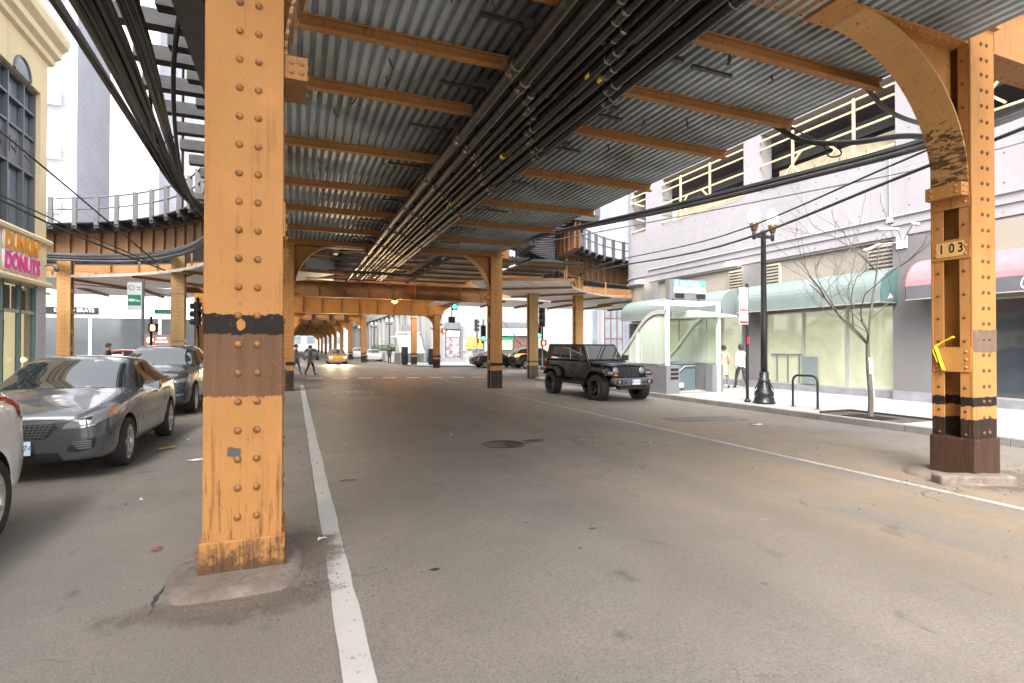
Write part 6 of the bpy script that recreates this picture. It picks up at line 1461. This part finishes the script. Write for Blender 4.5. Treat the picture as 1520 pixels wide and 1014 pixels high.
def jeep(loc, rz):
    t = thing('off_roader', 'black boxy off-roader with big tyres parked at the right kerb', 'car', loc, rz)
    bp = 'black_paint_car'; YZ = lambda x: frame((x, 0, 0), (0, 1, 0), (0, 0, 1))
    tub = [(1.5, .66), (3.28, .66), (3.36, .92), (3.52, 1.06), (4.16, 1.06), (4.32, .92), (4.38, .74), (4.56, .74), (4.58, 1.24), (4.5, 1.27), (1.5, 1.27)]
    m = MB(); m.prism(tub, YZ(-.77), 1.54); m.build('body', bp, t, bevel=.03)
    m = MB(); m.box(-.62, .62, .5, 4.4, .45, .70); m.box(-.60, .60, 1.4, 4.3, .7, 1.2); m.build('chassis', 'trim', t)
    rows = []
    for y, wv, zt in ((.44, .60, 1.13), (.52, .625, 1.175), (1.0, .665, 1.225), (1.66, .735, 1.27)):
        rows.append([(-wv, y, .72), (-wv, y, zt - .09), (-wv + .06, y, zt - .02), (-wv * .55, y, zt + .012), (0, y, zt + .022), (wv * .55, y, zt + .012), (wv - .06, y, zt - .02), (wv, y, zt - .09), (wv, y, .72)])
    m = MB(); m.loft(rows, closed=True); m.f.append(list(range(9))); m.m.append(0); m.s.append(False); m.build('bonnet', bp, t)
    m = MB(); m.box(-.30, -.12, 1.05, 1.12, 1.245, 1.262); m.box(.12, .30, 1.05, 1.12, 1.245, 1.262)
    for s in (-1, 1): m.box(s * .66, s * .71, .78, .9, 1.06, 1.16)
    m.build('bonnet_latch', 'trim', t)
    gp = [(-.60, .72), (-.66, .80), (-.67, 1.05), (-.60, 1.14), (.60, 1.14), (.67, 1.05), (.66, .80), (.60, .72)]
    m = MB(); m.prism(gp, FY(0, .43, 0), .065); g = m.build('grille', bp, t, bevel=.015)
    for q in range(7):
        x = -.345 + q * .115; m = MB(); m.box(x - .036, x + .036, .358, .364, .78, 1.08); s_ = m.build('slot', 'seam', g); m = MB()
        for e in (-1, 1): m.box(x + e * .036, x + e * .042, .352, .3639, .77, 1.09)
        m.box(x - .042, x + .042, .352, .3639, 1.082, 1.09); m.build('slot_rim', 'grey_metal', g)
    for s in (-1, 1):
        m = MB(); m.lathe([(.115, 0), (.115, .02), (.095, .028)], 24, 0, FY(s * .515, .366, .985), caps=False); h = m.build('headlight', 'grey_metal', t); m = MB(); m.lathe([(.097, .018), (.06, .035), (.0001, .042)], 24, 0, FY(s * .515, .366, .985), caps=False); m.build('lens', 'lens', h)
        fl = [(.30, .84), (.38, .985), (.62, 1.03), (1.22, 1.03), (1.36, .97), (1.56, .70), (1.47, .68), (1.28, .90), (1.18, .945), (.62, .945), (.46, .91), (.40, .82)]
        m = MB(); m.prism(fl, YZ(s * .62 if s > 0 else -.94), .32); f = m.build('front_fender', 'trim', t, bevel=.015)
        m = MB(); m.box(s * .66, s * .84, .292, .345, .885, .955); m.build('indicator', 'lens', f); m = MB(); m.box(s * .945, s * .955, .34, .44, .94, .99); m.build('side_marker', 'orange_lens', f)
        fr = [(3.30, .70), (3.42, .93), (3.55, 1.03), (4.15, 1.03), (4.32, .95), (4.46, .74), (4.38, .72), (4.24, .88), (4.12, .945), (3.6, .945), (3.50, .89), (3.39, .69)]
        m = MB(); m.prism(fr, YZ(s * .77 if s > 0 else -.95), .18); m.build('rear_fender', 'trim', t, bevel=.015)
        m = MB(); m.tube([(s * .86, 1.6, .52), (s * .86, 3.25, .52)], .05, 10)
        for y in (1.9, 2.9): m.tube([(s * .86, y, .52), (s * .55, y, .6)], .03, 6)
        m.build('side_step', 'trim', t)
        m = MB(); m.box(s * .79, s * 1.02, 1.70, 1.80, 1.27, 1.47); m.bar((s * .76, 1.74, 1.24), (s * .85, 1.74, 1.30), .05, .05); m.build('door_mirror', 'trim', t, bevel=.03)
        for (a, b) in (((1.62, 1.26), (1.62, .78)), ((1.62, .78), (1.72, .70)), ((1.72, .70), (2.55, .70)), ((2.62, 1.26), (2.62, .70)), ((2.62, .70), (3.2, .70)), ((3.2, .70), (3.38, 1.0)), ((3.38, 1.0), (3.44, 1.26))):
            m = MB(); m.bar((s * .7715, a[0], a[1]), (s * .7715, b[0], b[1]), .010, .006, up=(1, 0, 0)); m.build('door_seam', 'seam', t)
        for y in (2.42, 3.22):
            m = MB(); m.tube([(s * .765, y - .09, 1.12), (s * .80, y - .06, 1.12), (s * .80, y + .06, 1.12), (s * .765, y + .09, 1.12)], .016, 6); m.build('door_handle', 'trim', t)
        m = MB()
        for y, z in ((1.66, .85), (1.66, 1.12), (2.66, .85), (2.66, 1.12)): m.box(s * .771, s * .80, y - .05, y + .05, z - .025, z + .025)
        m.build('hinge', 'trim', t)
        wheel(t, s * .81, .88, .415, .30, s, 'rim_dark', 8, True, .27); wheel(t, s * .81, 3.87, .415, .30, s, 'rim_dark', 8, True, .27)
        m = MB(); m.lathe([(.27, .0), (.262, .012)], 36, 0, Matrix.Translation((s * .958, 3.87, .415)) @ Matrix.Rotation(s * pi / 2, 4, 'Y'), caps=False); m.lathe([(.27, .0), (.262, .012)], 36, 0, Matrix.Translation((s * .958, .88, .415)) @ Matrix.Rotation(s * pi / 2, 4, 'Y'), caps=False); m.build('rim_lip', 'grey_metal', t)
        m = MB(); m.box(s * .60, s * .78, 4.585, 4.62, .98, 1.22); m.box(s * .77, s * .80, 4.5, 4.615, .98, 1.22); m.build('tail_light', 'tail', t)
    bpz = [(-.82, .70), (-.74, .76), (.74, .76), (.82, .70), (.80, .60), (.62, .52), (-.62, .52), (-.80, .60)]
    m = MB(); m.prism(bpz, FY(0, .26, 0), .22); b = m.build('bumper', 'bumper_grey', t, bevel=.03)
    m = MB(); m.box(-.55, .55, .08, .3, .40, .525); m.build('skid_plate', 'trim', t, bevel=.02)
    for s in (-1, 1):
        m = MB(); m.box(s * .46, s * .70, .034, .042, .58, .70); fo = m.build('fog_recess', 'seam', b); m = MB(); m.lathe([(.05, 0), (.03, .012), (.0001, .016)], 16, 0, FY(s * .58, .034, .64), caps=False); m.build('fog_light', 'lens', fo)
        m = MB(); m.tube([(s * .36, .05, .60), (s * .36, -.03, .62), (s * .36, .05, .66)], .018, 6); m.build('tow_hook', 'trim', b)
    m = MB(); m.box(-.155 + .05, .155 + .05, .015, .03, .555, .715); pl = m.build('number_plate', 'plate', b); text('lettering', 'BD 62 190', .08, FY(.05, .0135, .635), 'sign_blue', pl, .001)
    m = MB(); m.box(-.60, -.46, .30, .36, .83, .87); m.build('amber_light', 'orange_lens', t); m = MB(); m.box(-.5, -.44, .355, .362, .74, .80); m.build('red_tag', 'tail', t)
    # cabin
    c0, c1 = .755, .665; zb, zt_ = 1.272, 1.87
    rows = [[(-c0, 1.66, zb), (-c1, 2.06, zt_ - .02)], ]
    cb = [(-c0, 1.64, zb), (c0, 1.64, zb), (c0, 4.55, zb), (-c0, 4.55, zb), (-c1, 2.02, zt_ - .02), (c1, 2.02, zt_ - .02), (c1, 4.47, zt_), (-c1, 4.47, zt_)]
    m = MB(); m.add(cb, [(3, 2, 1, 0), (4, 5, 6, 7), (0, 1, 5, 4), (1, 2, 6, 5), (2, 3, 7, 6), (3, 0, 4, 7)]); m.build('hardtop', bp, t, bevel=.045, seg=3)
    def quad(nm, A, B_, C_, D, u0, u1, v0, v1, mt_, off=.006):
        A, B_, C_, D = map(V, (A, B_, C_, D)); n = (B_ - A).cross(D - A).normalized()
        f = lambda u, v: (A * (1 - u) + B_ * u) * (1 - v) + (D * (1 - u) + C_ * u) * v
        pts = [f(u0, v0), f(u1, v0), f(u1, v1), f(u0, v1)]; m = MB(); m.add([p + n * off for p in pts] + [p - n * .02 for p in pts], [(0, 1, 2, 3), (7, 6, 5, 4), (0, 4, 5, 1), (1, 5, 6, 2), (2, 6, 7, 3), (3, 7, 4, 0)]); return m.build(nm, mt_, t, bevel=.008)
    quad('windscreen', cb[0], cb[1], cb[5], cb[4], .06, .94, .10, .90, 'car_glass')
    for a, b, c_, d, sgn in ((cb[1], cb[2], cb[6], cb[5], 1), (cb[3], cb[0], cb[4], cb[7], -1)):
        for u0, u1 in ((.10, .33), (.365, .60), (.65, .94)):
            if sgn < 0: u0, u1 = 1 - u1, 1 - u0
            quad('side_window', a, b, c_, d, u0, u1, .10, .84, 'car_glass')
    m = MB(); m.tube([(.1, 1.60, 1.285), (-.35, 1.72, 1.36)], .01, 5); m.tube([(.55, 1.60, 1.285), (.1, 1.72, 1.36)], .01, 5); m.build('wiper', 'trim', t)
    m = MB(); m.tube([(.72, 1.3, 1.2), (.74, 1.35, 2.05)], .006, 5); m.build('aerial', 'trim', t)
    m = MB(); m.lathe([(.38, -.13), (.41, -.1), (.41, .1), (.38, .13)], 28, 0, Matrix.Translation((0, 4.75, 1.05)) @ Matrix.Rotation(pi / 2, 4, 'X')); m.build('spare_wheel', 'tyre', t)
    return t
M['bumper_grey'] = mat('bumper_grey', (.10, .10, .105), .45, .2, var=.15)
jeep((10.05, 14.4, gz(9.98)), R(3))

# ================================================================== PEOPLE
def cloth(name, c): return mat(name, c, .85, var=.2, scale=12, bmp=.3, bscale=30)
M['skin'] = mat('skin', (.45, .27, .19), .55, var=.08); M['hair_d'] = mat('hair_dark', (.02, .015, .012), .6, var=.3, scale=30); M['shoe'] = mat('shoe', (.03, .028, .026), .5)
def person(label, loc, rz, top, legs, H=1.74, coat=.86, stride=.22, arm=.12, hairl=0, group=None, hold=None):
    t = thing('person', label, 'person', loc, rz, group); S = H / 1.74
    vs = []; es = []; rad = []
    def v(x, y, z, r, par=None):
        vs.append((x * S, y * S, z * S)); rad.append(r * S if not isinstance(r, tuple) else (r[0] * S, r[1] * S)); i = len(vs) - 1
        if par is not None: es.append((par, i))
        return i
    pel = v(0, 0, .95, (.15, .11)); wa = v(0, .0, 1.10, (.14, .10), pel); ch = v(0, .0, 1.30, (.165, .115), wa); nb = v(0, .01, 1.44, (.10, .075), ch); nk = v(0, -.005, 1.50, .052, nb); hd = v(0, -.02, 1.565, (.066, .075), nk); hm = v(0, -.015, 1.635, (.078, .098), hd); ht = v(0, -.005, 1.70, (.06, .075), hm)
    v(0, -.115, 1.615, .014, hm)
    for s in (-1, 1):
        v(s * .082, .005, 1.625, .014, hm)
        sh = v(s * .17, .01, 1.395, .066, nb); el = v(s * .225, .03 + arm * s * .3, 1.13, .05, sh); wr = v(s * .235, -.06 + arm * s, .90, .035, el); pa = v(s * .235, -.075 + arm * s * 1.1, .845, (.022, .038), wr)
        for k, (dy, ln) in enumerate(((-.03, .07), (-.01, .08), (.01, .075), (.03, .06))):
            f1 = v(s * .237, -.08 + arm * s * 1.1 + dy, .80, .010, pa); v(s * .228, -.088 + arm * s * 1.1 + dy, .80 - ln * .6, .008, f1)
        th = v(s * .222, -.115 + arm * s * 1.1, .845, .011, pa); v(s * .218, -.125 + arm * s * 1.1, .805, .009, th)
        st = s * stride
        hp = v(s * .09, 0, .88, .105, pel); kn = v(s * .10, -st * .55 - .03, .50, .066, hp); an = v(s * .10, -st + (.06 if st < 0 else 0), .09, .046, kn); v(s * .115, -st - .13 + (.06 if st < 0 else 0), .04, .042, an)
    me = bpy.data.meshes.new('person_body'); me.from_pydata(vs, es, []); o = bpy.data.objects.new('tmp', me); COL.objects.link(o)
    md = o.modifiers.new('skin', 'SKIN'); md.use_smooth_shade = True
    for i, r in enumerate(rad): me.skin_vertices[0].data[i].radius = r if isinstance(r, tuple) else (r, r)
    me.skin_vertices[0].data[0].use_root = True
    sb = o.modifiers.new('sub', 'SUBSURF'); sb.levels = sb.render_levels = 1
    nm = evaluated(o, 'person_body'); bpy.data.objects.remove(o); nm.materials.clear()
    for k in ('skin', top, legs, 'shoe'): nm.materials.append(M[k])
    for p in nm.polygons:
        z = p.center.z / S; x = abs(p.center.x) / S; p.use_smooth = True
        p.material_index = 0 if z > 1.475 or (x > .195 and z < .89 and x < .32 and z > .7) else (1 if z > coat else (2 if z > .1 else 3))
    b = bpy.data.objects.new('body', nm); COL.objects.link(b); b.parent = t
    m = MB(); rows = []
    for i in range(7):
        ph = pi / 2 * (1 - i / 6); rows.append([(.098 * S * sin(ph + .0) * cos(a * pi / 8) * 1.0 if i < 6 else 0.001 * cos(a * pi / 8), (.012 + .118 * sin(ph) * sin(a * pi / 8)) * S if i < 6 else .012 * S + .001 * sin(a * pi / 8), (1.645 + (.115 if True else 0) * cos(ph) - (.07 + hairl if (sin(a * pi / 8) > -.2 and i == 0) else 0)) * S) for a in range(16)])
    m.loft(rows, closed=True); m.build('hair', 'hair_d', t)
    if coat < .8:
        m = MB(); rows = []
        for z, rx, ry in ((1.02, .165, .125), (.9, .175, .135), (.75, .19, .17), (coat, .20, .20)): rows.append([(rx * S * cos(a * pi / 10), ry * S * sin(a * pi / 10), z * S) for a in range(20)])
        m.loft(rows, closed=True); m.build('coat_skirt', top, t)
    if hold == 'bag':
        m = MB(); m.box(.22 * S, .30 * S, -.16, .12, .45 * S, .76 * S); m.tube([(.25 * S, -.1, .76 * S), (.24 * S, -.08, .86 * S), (.25 * S, .06, .76 * S)], .01, 5)
        o = tag(m.build('shoulder_bag', 'beige_board', bevel=.03), 'bag held low by the person in the pale coat', 'bag'); o.location = loc; o.rotation_euler = (0, 0, rz)
    return t
M['cl_dark'] = cloth('cloth_dark', (.03, .03, .035)); M['cl_brown'] = cloth('cloth_brown', (.11, .07, .05)); M['cl_grey'] = cloth('cloth_grey', (.12, .13, .14)); M['cl_jean'] = cloth('cloth_jean', (.07, .11, .17)); M['cl_blue'] = cloth('cloth_blue', (.03, .06, .22)); M['cl_tan'] = cloth('cloth_tan', (.50, .33, .26)); M['cl_pale'] = cloth('cloth_pale', (.50, .42, .40))
person('person in grey jacket and blue jeans walking across beside the near left column', (.1, 33.4, 0), R(80), 'cl_grey', 'cl_jean', 1.76, coat=.82)
person('person in dark brown coat and black trousers crossing just ahead of the one in jeans', (.85, 32.6, 0), R(70), 'cl_brown', 'cl_dark', 1.70, coat=.72)
person('person in black jacket walking near the far planters', (9.3, 57.5, -.1), R(170), 'cl_dark', 'cl_dark', 1.78)
person('person in grey clothes standing at the far corner by the gold sign', (16.4, 50.5, -.05), R(20), 'cl_grey', 'cl_dark', 1.74, stride=.08)
person('person in blue jacket at the far corner behind the green signal', (17.6, 52.0, -.05), R(-30), 'cl_blue', 'cl_dark', 1.74, stride=.1)
person('person in long tan coat by the shop window beside the station entrance', (16.0, 16.9, -.045), R(160), 'cl_tan', 'cl_grey', 1.72, coat=.55, hold='bag')
person('person in pale jacket walking next to the one in the tan coat', (16.35, 16.35, -.045), R(165), 'cl_pale', 'cl_dark', 1.76, hairl=.04)
person('dark clothed person crossing behind the roof of the grey hatchback', (-7.3, 27.6, 0), R(95), 'cl_dark', 'cl_dark', 1.76)
